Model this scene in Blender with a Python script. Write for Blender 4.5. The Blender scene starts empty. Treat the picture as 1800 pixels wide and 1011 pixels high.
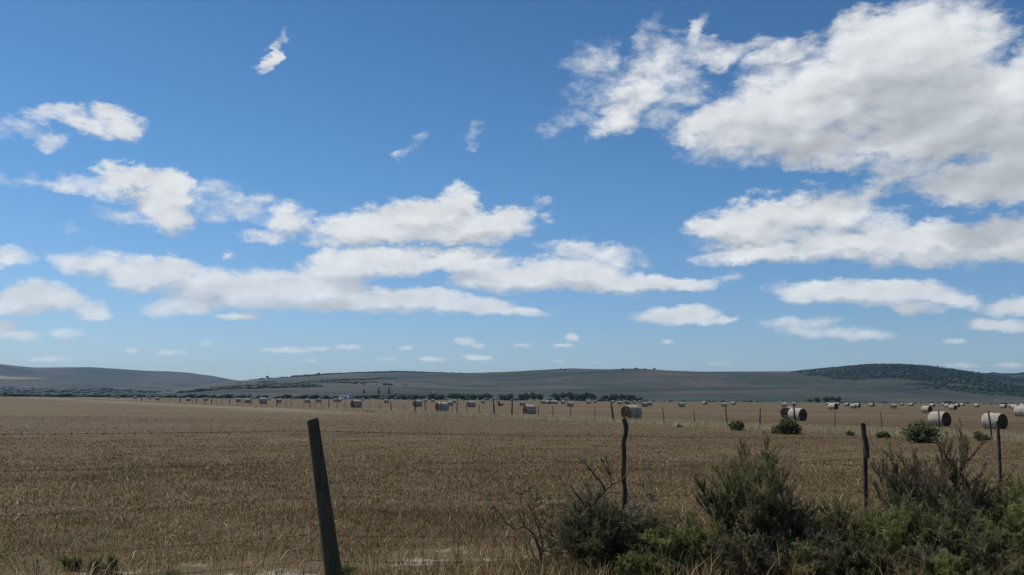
import bpy, math, random
import numpy as np
from mathutils import Matrix, Vector
R = math.radians
scn = bpy.context.scene
COL = scn.collection

# ---------------------------------------------------------------- camera
EYE = 1.75
F = 1498.0                     # focal length in photo pixels (photo is 1800 x 1011)
cam_d = bpy.data.cameras.new("camera"); cam_d.lens = F/1800*36; cam_d.sensor_width = 36
cam_d.clip_start = 0.1; cam_d.clip_end = 60000
cam = bpy.data.objects.new("camera", cam_d); COL.objects.link(cam)
CROT = (Matrix.Rotation(R(90+7.43), 3, 'X') @ Matrix.Rotation(R(0.45), 3, 'Z'))
cam.matrix_world = Matrix.Translation((0, 0, EYE)) @ CROT.to_4x4()
scn.camera = cam
def ray(px, py):
    """world direction through a photo pixel"""
    return (CROT @ Vector(((px-900)/F, -(py-505.5)/F, -1.0))).normalized()
def pt(px, py, y):
    """point on the pixel's ray at world depth y"""
    d = ray(px, py); return Vector((0, 0, EYE)) + d*(y/d.y)
def gp(px, py):
    """pixel to the flat ground"""
    d = ray(px, py); return Vector((0, 0, EYE)) + d*(-EYE/d.z)
def eye_y(px): return 694+0.0078*px

# ---------------------------------------------------------------- sun
SUN_AZ, SUN_EL = -58.0, 56.0      # azimuth from +Y towards +X, elevation
sv = Vector((math.sin(R(SUN_AZ))*math.cos(R(SUN_EL)), math.cos(R(SUN_AZ))*math.cos(R(SUN_EL)), math.sin(R(SUN_EL))))
sl = bpy.data.lights.new("sun", 'SUN'); sl.energy = 4.0; sl.angle = R(0.53); sl.color = (1.0, 0.95, 0.87)
so = bpy.data.objects.new("sun", sl); COL.objects.link(so)
so.rotation_euler = sv.to_track_quat('Z', 'Y').to_euler()

# ---------------------------------------------------------------- exposure
scn.view_settings.view_transform = 'Standard'
scn.view_settings.look = 'None'
scn.view_settings.exposure = 0.0
scn.view_settings.gamma = 1.0
scn.cycles.use_adaptive_sampling = True
scn.cycles.adaptive_threshold = 0.012
scn.cycles.max_bounces = 6
scn.cycles.transparent_max_bounces = 8
scn.cycles.volume_bounces = 0

# ---------------------------------------------------------------- world: sky with clouds
# cloud lobes as (photo x, photo y, radius along, radius across, tilt, thickness); turned into sky directions
CL = [
 # the great cloud high on the right
 (1400,190,225,88,14,1.5),(1590,112,190,108,8,1.7),(1555,62,135,58,10,1.3),(1685,82,85,58,-20,1.0),(1700,195,225,98,-4,1.8),
 (1815,150,100,72,0,1.3),(1262,212,88,44,18,1.3),(1300,240,84,38,0,1.2),(1460,258,120,46,-6,1.3),(1610,250,160,48,0,1.5),
 (1380,95,90,28,12,0.75),(1290,80,95,20,-4,0.5),
 (1770,240,120,60,0,1.5),
 # torn cloud beside it
 (1085,200,52,36,28,1.0),(1122,168,70,42,40,0.85),(1150,118,78,46,30,0.6),(1062,108,36,24,50,0.45),(1140,70,36,16,48,0.45),
 (1226,58,44,18,62,0.7),(1258,96,66,24,8,0.65),(1195,140,50,44,20,0.5),(1050,150,40,60,0,0.22),(1170,205,45,30,0,0.4),
 # right, below the great cloud
 (1725,322,140,44,4,1.4),(1795,305,90,62,0,1.4),(1610,292,95,34,18,0.8),(1545,325,75,26,22,0.6),
 (1350,388,150,46,6,1.4),(1445,372,112,46,8,1.3),(1250,397,64,20,10,1.2),(1330,442,112,26,4,1.3),(1475,430,115,34,0,1.4),
 (1640,430,160,40,4,1.5),(1755,425,110,46,0,1.4),(1540,400,60,40,0,0.8),
 (1450,514,108,25,-3,1.3),(1560,515,132,27,2,1.4),(1660,526,82,18,-6,1.1),(1612,542,60,13,0,0.9),
 (1180,557,80,16,0,1.2),(1218,550,48,15,0,1.3),(1255,563,40,8,0,0.9),
 (1410,568,75,13,4,0.6),(1440,583,90,12,0,0.7),(1520,590,55,9,0,0.45),
 (1775,540,56,18,4,1.1),(1762,571,66,14,0,1.2),(1676,598,22,5,0,0.6),
 # centre
 (640,402,96,38,6,1.4),(740,386,112,44,8,1.5),(806,362,44,40,0,1.2),(850,402,94,36,0,1.6),(888,388,52,30,0,1.1),(745,415,180,22,0,1.2),
 (506,388,50,32,0,1.0),(470,420,46,13,0,0.7),(450,350,38,15,0,0.5),(585,428,50,15,0,0.7),
 # long bank in the middle
 (160,466,82,27,-4,1.1),(242,482,72,30,0,1.2),(300,476,55,27,0,1.2),(362,503,92,34,0,1.2),(455,512,112,38,0,1.3),
 (600,472,92,38,8,1.4),(560,512,102,34,0,1.4),(684,462,102,29,0,1.2),(800,458,112,22,0,1.1),(840,484,62,28,0,1.0),
 (905,488,100,30,0,1.3),(1000,482,122,33,0,1.4),(1045,447,95,22,-6,0.8),(1100,496,125,22,-3,1.4),(1200,500,62,15,-3,1.1),(1280,490,24,8,0,0.4),
 (700,525,135,24,0,1.3),(820,536,104,19,-5,1.2),(905,549,62,9,-3,1.0),(330,536,86,19,0,1.0),(282,548,42,13,0,0.7),(600,532,124,20,0,1.2),(415,556,46,9,0,0.9),
 # left
 (300,322,46,34,-20,1.3),(240,316,78,27,4,1.2),(302,382,46,34,0,1.2),(300,352,56,44,0,1.3),(195,330,52,20,0,0.7),(125,325,66,17,0,0.45),
 (55,320,56,10,0,0.4),(222,374,60,18,0,0.5),(385,338,52,26,0,0.45),(440,372,34,20,0,0.35),(380,368,44,22,0,0.35),
 (207,220,50,30,0,1.0),(150,232,52,21,-10,0.9),(104,205,62,17,6,0.6),(80,250,27,15,0,0.5),(25,225,44,13,0,0.3),
 (471,102,32,13,42,0.9),(492,78,22,8,65,0.45),
 (15,450,44,18,0,0.9),(55,520,72,32,0,1.6),(30,542,84,18,0,1.4),(115,527,46,25,-12,1.2),(162,546,38,19,0,1.0),
 (34,592,46,12,-6,0.9),(4,576,30,15,0,0.9),(120,583,34,10,0,0.5),
 # small ones low down
 (300,620,30,5,0,0.7),(520,614,62,6,0,0.8),(608,611,24,5,0,0.7),(368,604,14,6,0,0.4),(232,615,12,4,0,0.3),(820,600,22,7,0,0.7),(842,607,14,6,0,0.6),
 (835,628,30,6,0,0.7),(764,632,26,5,0,0.6),(716,611,17,5,0,0.6),(920,605,17,4,0,0.5),(1005,594,14,8,0,0.7),(990,609,20,4,0,0.6),
 (680,632,24,4,0,0.4),(540,633,16,4,0,0.35),(92,632,38,5,0,0.45),(985,635,12,3,0,0.3),(1170,602,13,4,0,0.35),(1265,640,20,4,0,0.3),
 (836,234,18,12,60,0.45),(709,266,14,7,40,0.4),(736,250,9,8,60,0.25),(985,215,22,16,0,0.2),
 (944,354,22,8,28,0.35),(962,381,18,8,10,0.35),(1690,640,40,5,0,0.4),(1775,640,30,5,0,0.3),(398,454,10,6,0,0.5),(122,404,12,8,0,0.25),
]
world = bpy.data.worlds.new("World"); scn.world = world; world.use_nodes = True
world.cycles.sampling_method = 'MANUAL'; world.cycles.sample_map_resolution = 512
wn = world.node_tree.nodes; wl = world.node_tree.links; wn.clear()
def wmath(op, a, b=None, c=None, clamp=False):
    n = wn.new('ShaderNodeMath'); n.operation = op; n.use_clamp = clamp
    for i, v in enumerate((a, b, c)):
        if v is None: continue
        if isinstance(v, (int, float)): n.inputs[i].default_value = v
        else: wl.new(v, n.inputs[i])
    return n.outputs[0]
def wvec(op, a, b=None, c=None, out=0):
    n = wn.new('ShaderNodeVectorMath'); n.operation = op
    for i, v in enumerate((a, b, c)):
        if v is None: continue
        if isinstance(v, (tuple, list, Vector)): n.inputs[i].default_value = tuple(v)
        else: wl.new(v, n.inputs[i])
    return n.outputs['Value'] if op in ('DOT_PRODUCT', 'LENGTH', 'DISTANCE') else n.outputs[0]
def wnoise(vec, scale, detail, rough=0.5, lac=2.0):
    n = wn.new('ShaderNodeTexNoise'); n.inputs['Scale'].default_value = scale; n.inputs['Detail'].default_value = detail
    n.inputs['Roughness'].default_value = rough; n.inputs['Lacunarity'].default_value = lac
    wl.new(vec, n.inputs['Vector']); return n
def wmap(v, a, b, c=0.0, d=1.0, kind='SMOOTHSTEP'):
    n = wn.new('ShaderNodeMapRange'); n.interpolation_type = kind
    wl.new(v, n.inputs[0])
    for i, x in enumerate((a, b, c, d)): n.inputs[i+1].default_value = x
    return n.outputs[0]
tc = wn.new('ShaderNodeTexCoord')
D = wvec('NORMALIZE', tc.outputs['Generated'])
Ds = wvec('MULTIPLY', D, (1.0, 1.0, 1.9))
w1 = wnoise(Ds, 16, 4.5, 0.6)
warp = wvec('MULTIPLY_ADD', w1.outputs['Color'], (0.062, 0.062, 0.050), (-0.031, -0.031, -0.025))
w2 = wnoise(Ds, 60, 6.0, 0.68)
warp2 = wvec('MULTIPLY_ADD', w2.outputs['Color'], (0.026, 0.026, 0.022), (-0.013, -0.013, -0.011))
low = wmap(wn_sep := wvec('DOT_PRODUCT', D, (0, 0, 1)), 0.04, 0.22, 0.22, 1.0, 'LINEAR')   # clouds low down are farther away, so their billows are smaller
sc1 = wn.new('ShaderNodeVectorMath'); sc1.operation = 'SCALE'; wl.new(warp, sc1.inputs[0]); wl.new(low, sc1.inputs['Scale'])
sc2 = wn.new('ShaderNodeVectorMath'); sc2.operation = 'SCALE'; wl.new(warp2, sc2.inputs[0]); wl.new(low, sc2.inputs['Scale'])
DW = wvec('ADD', wvec('ADD', D, sc1.outputs[0]), sc2.outputs[0])
def lobes(vec, skip=0, ymax=9999):
    acc = None
    for (cx, cy, rx, ry, ang, s) in CL:
        if ry < skip or cy > ymax: continue
        if ry <= 10 and cy > 500: s = s+0.12
        if ry <= 16 and cy < 420 and s < .5: s = s*0.45
        c = ray(cx, cy); ca, sa = math.cos(R(ang)), math.sin(R(ang))
        a = ray(cx+ca, cy-sa)-c; b = ray(cx-sa, cy-ca)-c
        A = a/(a.length_squared*rx); B = b/(b.length_squared*ry)
        off = 0.0
        q1 = wvec('DOT_PRODUCT', vec, A); q2 = wvec('DOT_PRODUCT', vec, B)
        k1 = A.dot(c); k2 = B.dot(c)
        q1 = wmath('POWER' if False else 'MULTIPLY', q1, q1) if abs(k1) < 0.02 else wmath('MULTIPLY', *(2*[wmath('SUBTRACT', q1, k1)]))
        q2 = q2 if abs(k2) < 0.02 else wmath('SUBTRACT', q2, k2)
        r2 = wmath('MULTIPLY_ADD', q2, q2, q1)
        f = wmath('MULTIPLY_ADD', r2, -s, s)
        acc = f if acc is None else wmath('SMOOTH_MAX', acc, f, 0.25)
    return acc
F1 = lobes(DW)
F2 = lobes(wvec('ADD', DW, (-0.006, 0, 0.018)), 16)
F3 = lobes(wvec('ADD', DW, (0.0, 0, 0.050)), 36, 340)
n3 = wnoise(Ds, 40, 9.0, 0.64)
n3v = n3.outputs[0]
dens = wmath('MULTIPLY_ADD', wmath('SUBTRACT', n3v, 0.5), 1.8, F1)
alpha = wmap(dens, -0.30, 1.0, 0.0, 1.0)
# relief: the same billow noise sampled a little towards the sun
n4 = wnoise(wvec('ADD', Ds, (-0.009, 0, 0.016)), 20, 3.5, 0.5)
n5 = wnoise(Ds, 20, 3.5, 0.5)
relief = wmath('SUBTRACT', n5.outputs[0], n4.outputs[0])
n6 = wmath('SUBTRACT', wnoise(Ds, 15, 2.0, 0.5).outputs[0], 0.5)
under = wmath('MULTIPLY_ADD', wmath('SUBTRACT', F2, F1), 1.0, wmath('MULTIPLY_ADD', F2, 0.50, wmath('MULTIPLY', n6, 1.6)))
base_ = wmap(under, 0.05, 1.25)            # undersides, where there is cloud above and little below
deep = wmap(wmath('MULTIPLY_ADD', n6, 1.8, F3), 0.35, 1.45)
thick = wmath('MAXIMUM', wmath('MULTIPLY', base_, 0.75), deep)
bri = wmath('MULTIPLY_ADD', relief, 0.42, wmath('MULTIPLY_ADD', thick, -0.27, 0.865), clamp=True)
bri = wmath('MAXIMUM', bri, 0.46)
sky = wn.new('ShaderNodeTexSky'); sky.sky_type = 'NISHITA'; sky.sun_disc = False
sky.sun_elevation = R(SUN_EL); sky.sun_rotation = R(SUN_AZ); sky.altitude = 100
sky.air_density = 1.0; sky.dust_density = 0.4; sky.ozone_density = 2.0
STR = 0.10
ccol = wn.new('ShaderNodeMix'); ccol.data_type = 'RGBA'
wl.new(thick, ccol.inputs[0]); ccol.inputs[6].default_value = (0.975, 1.0, 1.015, 1); ccol.inputs[7].default_value = (0.93, 0.98, 1.03, 1)
cc = wn.new('ShaderNodeVectorMath'); cc.operation = 'SCALE'
wl.new(ccol.outputs[2], cc.inputs[0]); wl.new(wmath('MULTIPLY', bri, 0.92/STR), cc.inputs['Scale'])
hz = wmap(wn_sep, 0.0, 0.20, 0.72, 1.0)      # distant clouds are seen through more air
alpha = wmath('MULTIPLY', alpha, wmath('MULTIPLY', hz, 0.96))
tr = wn.new('ShaderNodeValToRGB'); wl.new(wn_sep, tr.inputs[0]); te = tr.color_ramp.elements
te[0].position = 0.03; te[0].color = (0.66, 0.79, 1.02, 1); te[1].position = 0.45; te[1].color = (0.345, 0.62, 0.84, 1)
t2 = te.new(0.25); t2.color = (0.46, 0.76, 0.98, 1)      # deep clear air overhead, paler towards the horizon
skyc = wvec('MULTIPLY', sky.outputs[0], tr.outputs[0])
mx = wn.new('ShaderNodeMix'); mx.data_type = 'RGBA'
wl.new(alpha, mx.inputs[0]); wl.new(skyc, mx.inputs[6]); wl.new(cc.outputs[0], mx.inputs[7])
bg = wn.new('ShaderNodeBackground'); bg.inputs[1].default_value = STR
wl.new(mx.outputs[2], bg.inputs[0])
wo = wn.new('ShaderNodeOutputWorld'); wl.new(bg.outputs[0], wo.inputs[0])

# ---------------------------------------------------------------- helpers
def mesh_from(verts, faces, name, mat=None, attrs=None, smooth=False, uniform=None):
    """verts (n,3); faces (m,k) index array or list of such arrays; attrs {name: per-vertex floats}"""
    me = bpy.data.meshes.new(name)
    verts = np.asarray(verts, dtype=np.float32)
    fl = faces if isinstance(faces, list) else [faces]
    fl = [np.asarray(f, dtype=np.int32) for f in fl if len(f)]
    me.vertices.add(len(verts)); me.vertices.foreach_set('co', verts.ravel())
    tot = sum(f.size for f in fl); npoly = sum(len(f) for f in fl)
    me.loops.add(tot); me.loops.foreach_set('vertex_index', np.concatenate([f.ravel() for f in fl]))
    me.polygons.add(npoly)
    sizes = np.concatenate([np.full(len(f), f.shape[1], dtype=np.int32) for f in fl])
    starts = np.concatenate([[0], np.cumsum(sizes)[:-1]]).astype(np.int32)
    me.polygons.foreach_set('loop_start', starts)
    me.update(calc_edges=True)
    if smooth: me.polygons.foreach_set('use_smooth', np.ones(npoly, dtype=bool))
    for k, v in (attrs or {}).items():
        a = me.attributes.new(k, 'FLOAT', 'POINT'); a.data.foreach_set('value', np.asarray(v, dtype=np.float32))
    if mat: me.materials.append(mat)
    me.validate(); return me
def link(name, me, parent=None, loc=None):
    o = bpy.data.objects.new(name, me); COL.objects.link(o)
    if parent: o.parent = parent
    if loc is not None: o.location = loc
    return o
def tag(o, label=None, cat=None, group=None, kind=None):
    if label: o['label'] = label
    if cat: o['category'] = cat
    if group: o['group'] = group
    if kind: o['kind'] = kind
    return o
def empty(name, loc, rz=0):
    o = bpy.data.objects.new(name, None); COL.objects.link(o); o.location = loc; o.rotation_euler = (0, 0, rz)
    o.empty_display_size = 0.2
    return o
def copy_tree(o):
    c = o.copy(); COL.objects.link(c)
    for ch in o.children:
        d = ch.copy(); COL.objects.link(d); d.parent = c; d.matrix_parent_inverse = ch.matrix_parent_inverse
    return c
class NT:
    def __init__(s, name):
        s.m = bpy.data.materials.new(name); s.m.use_nodes = True; s.n = s.m.node_tree.nodes; s.l = s.m.node_tree.links
        s.b = s.n['Principled BSDF']; s.out = s.n['Material Output']
        s.b.inputs['Roughness'].default_value = 0.85
        s.b.inputs['Specular IOR Level'].default_value = 0.2
    def add(s, t, **kw):
        n = s.n.new(t)
        for k, v in kw.items(): setattr(n, k, v)
        return n
    def setin(s, n, i, v):
        if isinstance(v, bpy.types.NodeSocket): s.l.new(v, n.inputs[i])
        elif isinstance(v, (tuple, list)) and len(v) == 3 and n.inputs[i].type == 'RGBA': n.inputs[i].default_value = (*v, 1)
        else: n.inputs[i].default_value = v
    def math(s, op, a, b=0.0, c=0.0, clamp=False):
        n = s.add('ShaderNodeMath', operation=op, use_clamp=clamp)
        for i, v in enumerate((a, b, c)): s.setin(n, i, v)
        return n.outputs[0]
    def mix(s, f, a, b, blend='MIX'):
        n = s.add('ShaderNodeMix', data_type='RGBA', blend_type=blend)
        s.setin(n, 0, f); s.setin(n, 6, a); s.setin(n, 7, b); return n.outputs[2]
    def noise(s, vec, scale, detail=3, rough=0.55, out=0):
        n = s.add('ShaderNodeTexNoise'); n.inputs['Scale'].default_value = scale; n.inputs['Detail'].default_value = detail
        n.inputs['Roughness'].default_value = rough
        if vec is not None: s.l.new(vec, n.inputs['Vector'])
        return n.outputs[out]
    def step(s, v, a, b, c=0.0, d=1.0):
        n = s.add('ShaderNodeMapRange', interpolation_type='SMOOTHSTEP')
        s.setin(n, 0, v)
        for i, x in enumerate((a, b, c, d)): s.setin(n, i+1, x)
        return n.outputs[0]
    def pos(s): return s.add('ShaderNodeNewGeometry').outputs['Position']
    def obj(s): return s.add('ShaderNodeTexCoord').outputs['Object']
    def attr(s, name): return s.add('ShaderNodeAttribute', attribute_name=name).outputs['Fac']
    def scale(s, vec, k):
        n = s.add('ShaderNodeVectorMath', operation='MULTIPLY'); s.l.new(vec, n.inputs[0]); n.inputs[1].default_value = k; return n.outputs[0]
    def dot(s, vec, k):
        n = s.add('ShaderNodeVectorMath', operation='DOT_PRODUCT'); s.l.new(vec, n.inputs[0]); n.inputs[1].default_value = k; return n.outputs['Value']
    def col(s, c): s.setin(s.b, 'Base Color', c)
    def bump(s, h, strength=0.5, dist=0.02):
        n = s.add('ShaderNodeBump'); n.inputs['Strength'].default_value = strength; n.inputs['Distance'].default_value = dist
        s.l.new(h, n.inputs['Height']); s.l.new(n.outputs[0], s.b.inputs['Normal'])
    def translucent(s, c, f):
        t = s.add('ShaderNodeBsdfTranslucent'); s.setin(t, 0, c)
        m = s.add('ShaderNodeMixShader'); m.inputs[0].default_value = f
        s.l.new(s.b.outputs[0], m.inputs[1]); s.l.new(t.outputs[0], m.inputs[2]); s.l.new(m.outputs[0], s.out.inputs[0])

# ---------------------------------------------------------------- fence lines in the world
NF0 = Vector((-1.9, 8.07)); NF1 = Vector((4.25, 10.35))     # roadside fence
nfd = (NF1-NF0).normalized(); nfn = Vector((-nfd.y, nfd.x))   # normal pointing into the field
FFn = Vector((0.866, 0.50)).normalized()
def far_fence_y(px):
    """depth where the far fence crosses the pixel column"""
    k = (px-900)/F
    return 82/(1+1.84*k) if k > 0 else 82/(1+1.59*k)

# ---------------------------------------------------------------- ground
def vnoise(x, y, seed, scale):
    """cheap value noise in numpy"""
    x = np.asarray(x)/scale; y = np.asarray(y)/scale
    xi = np.floor(x).astype(np.int64); yi = np.floor(y).astype(np.int64); xf = x-xi; yf = y-yi
    xf = xf*xf*(3-2*xf); yf = yf*yf*(3-2*yf)
    def h(a, b):
        n = (a*374761393+b*668265263+seed*982451653) & 0x7fffffff
        n = ((n ^ (n >> 13))*1274126177) & 0x7fffffff
        return (n ^ (n >> 16)) % 100003/100003.0
    return (h(xi, yi)*(1-xf)+h(xi+1, yi)*xf)*(1-yf)+(h(xi, yi+1)*(1-xf)+h(xi+1, yi+1)*xf)*yf
def ground_z(x, y):
    r = np.hypot(x, y)
    n = (vnoise(x, y, 3, 2.1)-0.5)*0.05+(vnoise(x, y, 5, 0.45)-0.5)*0.035
    return n*np.clip(1-(r-20)/60, 0, 1)+(vnoise(x, y, 9, 14)-0.5)*0.06*np.clip((r-14)/30, 0, 1)*np.clip(1-(r-300)/300, 0, 1)

m = NT("stubble_field_soil"); P = m.pos()
fine = m.noise(P, 22, 6, 0.7); mid = m.noise(P, 2.3, 5, 0.6); big = m.noise(m.scale(P, (0.35, 1.0, 1)), 0.05, 4, 0.6)
stripe = m.noise(m.scale(P, (0.35, 0.8, 1)), 0.9, 4, 0.6)
c = m.mix(m.step(fine, 0.3, 0.7), (0.051, 0.031, 0.011), (0.162, 0.108, 0.045))
c = m.mix(m.step(mid, 0.35, 0.7, 0, 0.40), c, (0.078, 0.050, 0.022))
c = m.mix(m.step(m.noise(m.scale(P, (1, 1, 1)), 0.33, 5, 0.65), 0.52, 0.70, 0, 0.55), c, (0.088, 0.082, 0.030))   # green regrowth in patches
c = m.mix(m.step(m.noise(m.scale(P, (0.5, 1, 1)), 0.16, 4, 0.6), 0.50, 0.68, 0, 0.45), c, (0.093, 0.058, 0.029))
c = m.mix(m.step(big, 0.42, 0.66, 0, 0.5), c, (0.168, 0.120, 0.064))
# bleached strip along the far fence
lx = m.dot(P, (0.866, 0.50, 0)); band = m.math('ABSOLUTE', m.math('ADD', lx, -42.5))
bn = m.math('ADD', band, m.math('MULTIPLY', m.noise(P, 0.25, 3), 6.0))
c = m.mix(m.step(bn, 3.0, 6.5, 0.85, 0.0), c, (0.33, 0.265, 0.175))
lx2 = m.math('ABSOLUTE', m.math('ADD', m.dot(P, (0.846, 0.532, 0)), -36.0))
bn2 = m.math('ADD', lx2, m.math('MULTIPLY', m.noise(m.scale(P, (0.3, 1, 1)), 0.10, 5, 0.7), 30.0))
leftw = m.step(m.dot(P, (1, 0, 0)), -34, -6, 1.0, 0.0)
c = m.mix(m.math('MULTIPLY', leftw, m.step(bn2, 8, 27, 0.6, 0.0)), c, (0.29, 0.235, 0.155))
# sandy soil showing along the roadside fence
ld = m.math('ADD', m.dot(P, (nfn.x, nfn.y, 0)), -(NF0.x*nfn.x+NF0.y*nfn.y))
sb = m.step(m.math('ABSOLUTE', m.math('ADD', ld, -1.1)), 0.15, 0.75, 1.0, 0.0)
sandm = m.math('MULTIPLY', sb, m.step(m.noise(P, 1.3, 6, 0.7), 0.53, 0.62))
sandc = m.mix(m.step(m.noise(P, 45, 4, 0.7), 0.3, 0.7), (0.28, 0.235, 0.185), (0.42, 0.365, 0.30))
c = m.mix(sandm, c, sandc)
far = m.step(m.dot(P, (0, 1, 0)), 655, 700)
c = m.mix(far, c, m.mix(m.step(m.noise(P, 0.01, 4), 0.4, 0.6), (0.055, 0.075, 0.04), (0.12, 0.115, 0.07)))
m.col(c); m.bump(fine, 0.5, 0.03); M_ground = m.m

rad = np.concatenate([np.linspace(0.3, 5, 12), np.geomspace(5.3, 24, 150), np.geomspace(24.8, 700, 120), np.geomspace(760, 9000, 24)])
az = np.concatenate([np.linspace(-42, 42, 320), np.linspace(42, 318, 100)[1:-1]])
RR, AA = np.meshgrid(rad, np.radians(az), indexing='ij')
X = RR*np.sin(AA); Y = RR*np.cos(AA); Z = ground_z(X, Y)
nr, na = X.shape
ii = np.arange(nr-1)[:, None]*na; jj = np.arange(na)[None, :]; jn = (jj+1) % na
faces = np.stack([ii+jj, ii+na+jj, ii+na+jn, ii+jn], -1).reshape(-1, 4)[:, ::-1]
verts = np.stack([X, Y, Z], -1).reshape(-1, 3)
verts = np.vstack([verts, [0, 0, 0]]); ctr = len(verts)-1
cap = np.array([[j, (j+1) % na, ctr] for j in range(na)])
tag(link("ground", mesh_from(verts, [faces, cap], "ground", M_ground, smooth=True)), "dry brown stubble field running flat to the hills", kind="structure")

# ---------------------------------------------------------------- hills
def hill_mat(name, a, b, c3, forest=(0.018, 0.03, 0.018)):
    m = NT(name); P = m.pos(); Q = m.scale(P, (1, 0.45, 1))
    n1 = m.noise(Q, 0.004, 6, 0.6); n2 = m.noise(Q, 0.02, 5, 0.65)
    c = m.mix(m.step(n1, 0.42, 0.58), a, b)
    c = m.mix(m.step(n2, 0.45, 0.7, 0, 0.7), c, c3)
    f = m.math('ADD', m.attr('forest'), m.math('MULTIPLY', m.math('ADD', m.noise(Q, 0.012, 6, 0.65), -0.5), 1.3))
    c = m.mix(m.step(f, 0.42, 0.58), c, forest)
    st = m.noise(m.scale(P, (0.16, 1, 1)), 0.0055, 5, 0.6)       # old paddock strips and burnt bands across the slope
    c = m.mix(m.step(st, 0.53, 0.62, 0, 0.75), c, (0.010, 0.015, 0.016))
    c = m.mix(m.step(st, 0.34, 0.45, 0.6, 0), c, (0.070, 0.090, 0.038))
    c = m.mix(m.step(m.noise(P, 0.05, 5, 0.7), 0.60, 0.68, 0, 0.7), c, (0.012, 0.02, 0.012))
    pale = m.math('ADD', m.attr('pale'), m.math('MULTIPLY', m.math('ADD', m.noise(Q, 0.01, 3), -0.5), 0.5))
    c = m.mix(m.step(pale, 0.42, 0.6), c, (0.17, 0.16, 0.09))
    m.col(c); m.bump(n2, 1.0, 8.0); return m.m
def elev(px, py):
    d = ray(px, py); return math.atan2(d.x, d.y), d.z/math.hypot(d.x, d.y)
FOREST_SPOTS = []
def ridge(name, label, prof, r0, r1, r2, mat, seed, pw, forest_fn=None, pale_fn=None, nr=90, na=420, rough=1.0):
    """a hill as a heightfield over bearing and distance; prof lists the crest in photo pixels"""
    pa = np.array([elev(x, y) for x, y in prof])
    a = np.linspace(pa[0, 0], pa[-1, 0], na)
    crest = np.interp(a, pa[:, 0], pa[:, 1])
    for _ in range(3): crest = np.convolve(np.pad(crest, 2, 'edge'), [0.1, 0.2, 0.4, 0.2, 0.1], 'valid')
    t = np.linspace(0, 1.35, nr); r = r0+(r1-r0)*t
    A, T = np.meshgrid(a, t, indexing='ij'); Rr = r0+(r1-r0)*T
    hc = np.maximum(crest*r1+EYE, 0.5)[:, None]
    up = np.clip(T, 0, 1)
    shape = np.where(T < 1, np.power(up, pw)*(1.0), np.cos((T-1)*1.6)**2)
    shape = np.where(T < 1, shape*0.75+0.25*(up*up*(3-2*up)), shape)
    Xh = Rr*np.sin(A); Yh = Rr*np.cos(A)
    bumps = ((vnoise(Xh, Yh, seed, 420)-0.5)*1.0+(vnoise(Xh, Yh, seed+1, 170)-0.5)*0.45+(vnoise(Xh, Yh, seed+2, 60)-0.5)*0.12)
    env = np.sin(np.clip(T, 0, 1)*math.pi)
    Zh = hc*shape+bumps*hc*0.26*env*rough-0.5
    # fall to the plain at the hill's two ends where the crest is low
    frac = T
    fo = forest_fn(A, frac, Zh/hc) if forest_fn else np.zeros_like(A)
    pal = pale_fn(A, frac) if pale_fn else np.zeros_like(A)
    n0, n1 = A.shape
    i = np.arange(n0-1)[:, None]*n1; j = np.arange(n1-1)[None, :]
    faces = np.stack([i+j, i+n1+j, i+n1+j+1, i+j+1], -1).reshape(-1, 4)
    o = link(name, mesh_from(np.stack([Xh, Yh, Zh], -1).reshape(-1, 3), faces, name, mat, {'forest': fo.ravel(), 'pale': pal.ravel()}, smooth=True))
    tag(o, label, kind='structure')
    return Xh, Yh, Zh, fo, A, T
def gauss(A, px0, w): 
    a0 = math.atan2(px0-900, F); return np.exp(-((A-a0)/(w/F))**2)
def box(A, x0, x1, s=12):
    a0 = math.atan((x0-900)/F); a1 = math.atan((x1-900)/F); s = s/F
    return 1/(1+np.exp(-(A-a0)/s))/(1+np.exp((A-a1)/s))
def sig(x, s): return 1/(1+np.exp(-np.clip(x/s, -40, 40)))
H1 = hill_mat("hillside_heath", (0.018, 0.029, 0.023), (0.054, 0.046, 0.038), (0.026, 0.040, 0.020))
H2 = hill_mat("hillside_grazing", (0.022, 0.034, 0.022), (0.070, 0.058, 0.045), (0.034, 0.050, 0.022))
far_ridge = ridge("hills", "blue grey hill closing the plain on the left", [(-330, 640), (-150, 628), (-60, 634), (0, 640), (60, 646), (160, 645), (250, 651), (330, 656), (372, 661), (405, 667), (440, 671), (520, 682), (640, 700), (720, 706)],
    2400, 5200, 6000, H1, 11, 0.9, lambda A, t, z: 0.95*sig(0.14-t, 0.03), lambda A, t: 0.9*box(A, -400, 95)*np.exp(-((t-0.42)/0.05)**2))
mid_ridge = ridge("hills", "long brown hill with a wooded left end behind the bales", [(190, 702), (260, 692), (330, 681), (400, 670), (440, 668), (480, 664), (540, 660), (600, 656), (700, 653), (760, 655), (820, 657), (900, 656), (1000, 650), (1130, 649), (1230, 653), (1380, 652.5), (1460, 654), (1560, 660), (1700, 676), (1900, 700)],
    950, 3000, 3600, H2, 23, 1.05,
    lambda A, t, z: np.maximum(0.75*box(A, 440, 860, 22)*sig(t-0.90, 0.03), 0.8*box(A, 250, 650, 70)*np.exp(-((t-0.40-(0.5*(A+0.25)))/0.16)**2)))
far_right = ridge("hills", "dark wooded ridge at the far right edge", [(1600, 690), (1680, 664), (1740, 657), (1800, 656), (1900, 655), (2050, 660), (2200, 668)],
    2600, 4400, 5000, H1, 37, 1.0, lambda A, t, z: 0.8+0*A)
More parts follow.
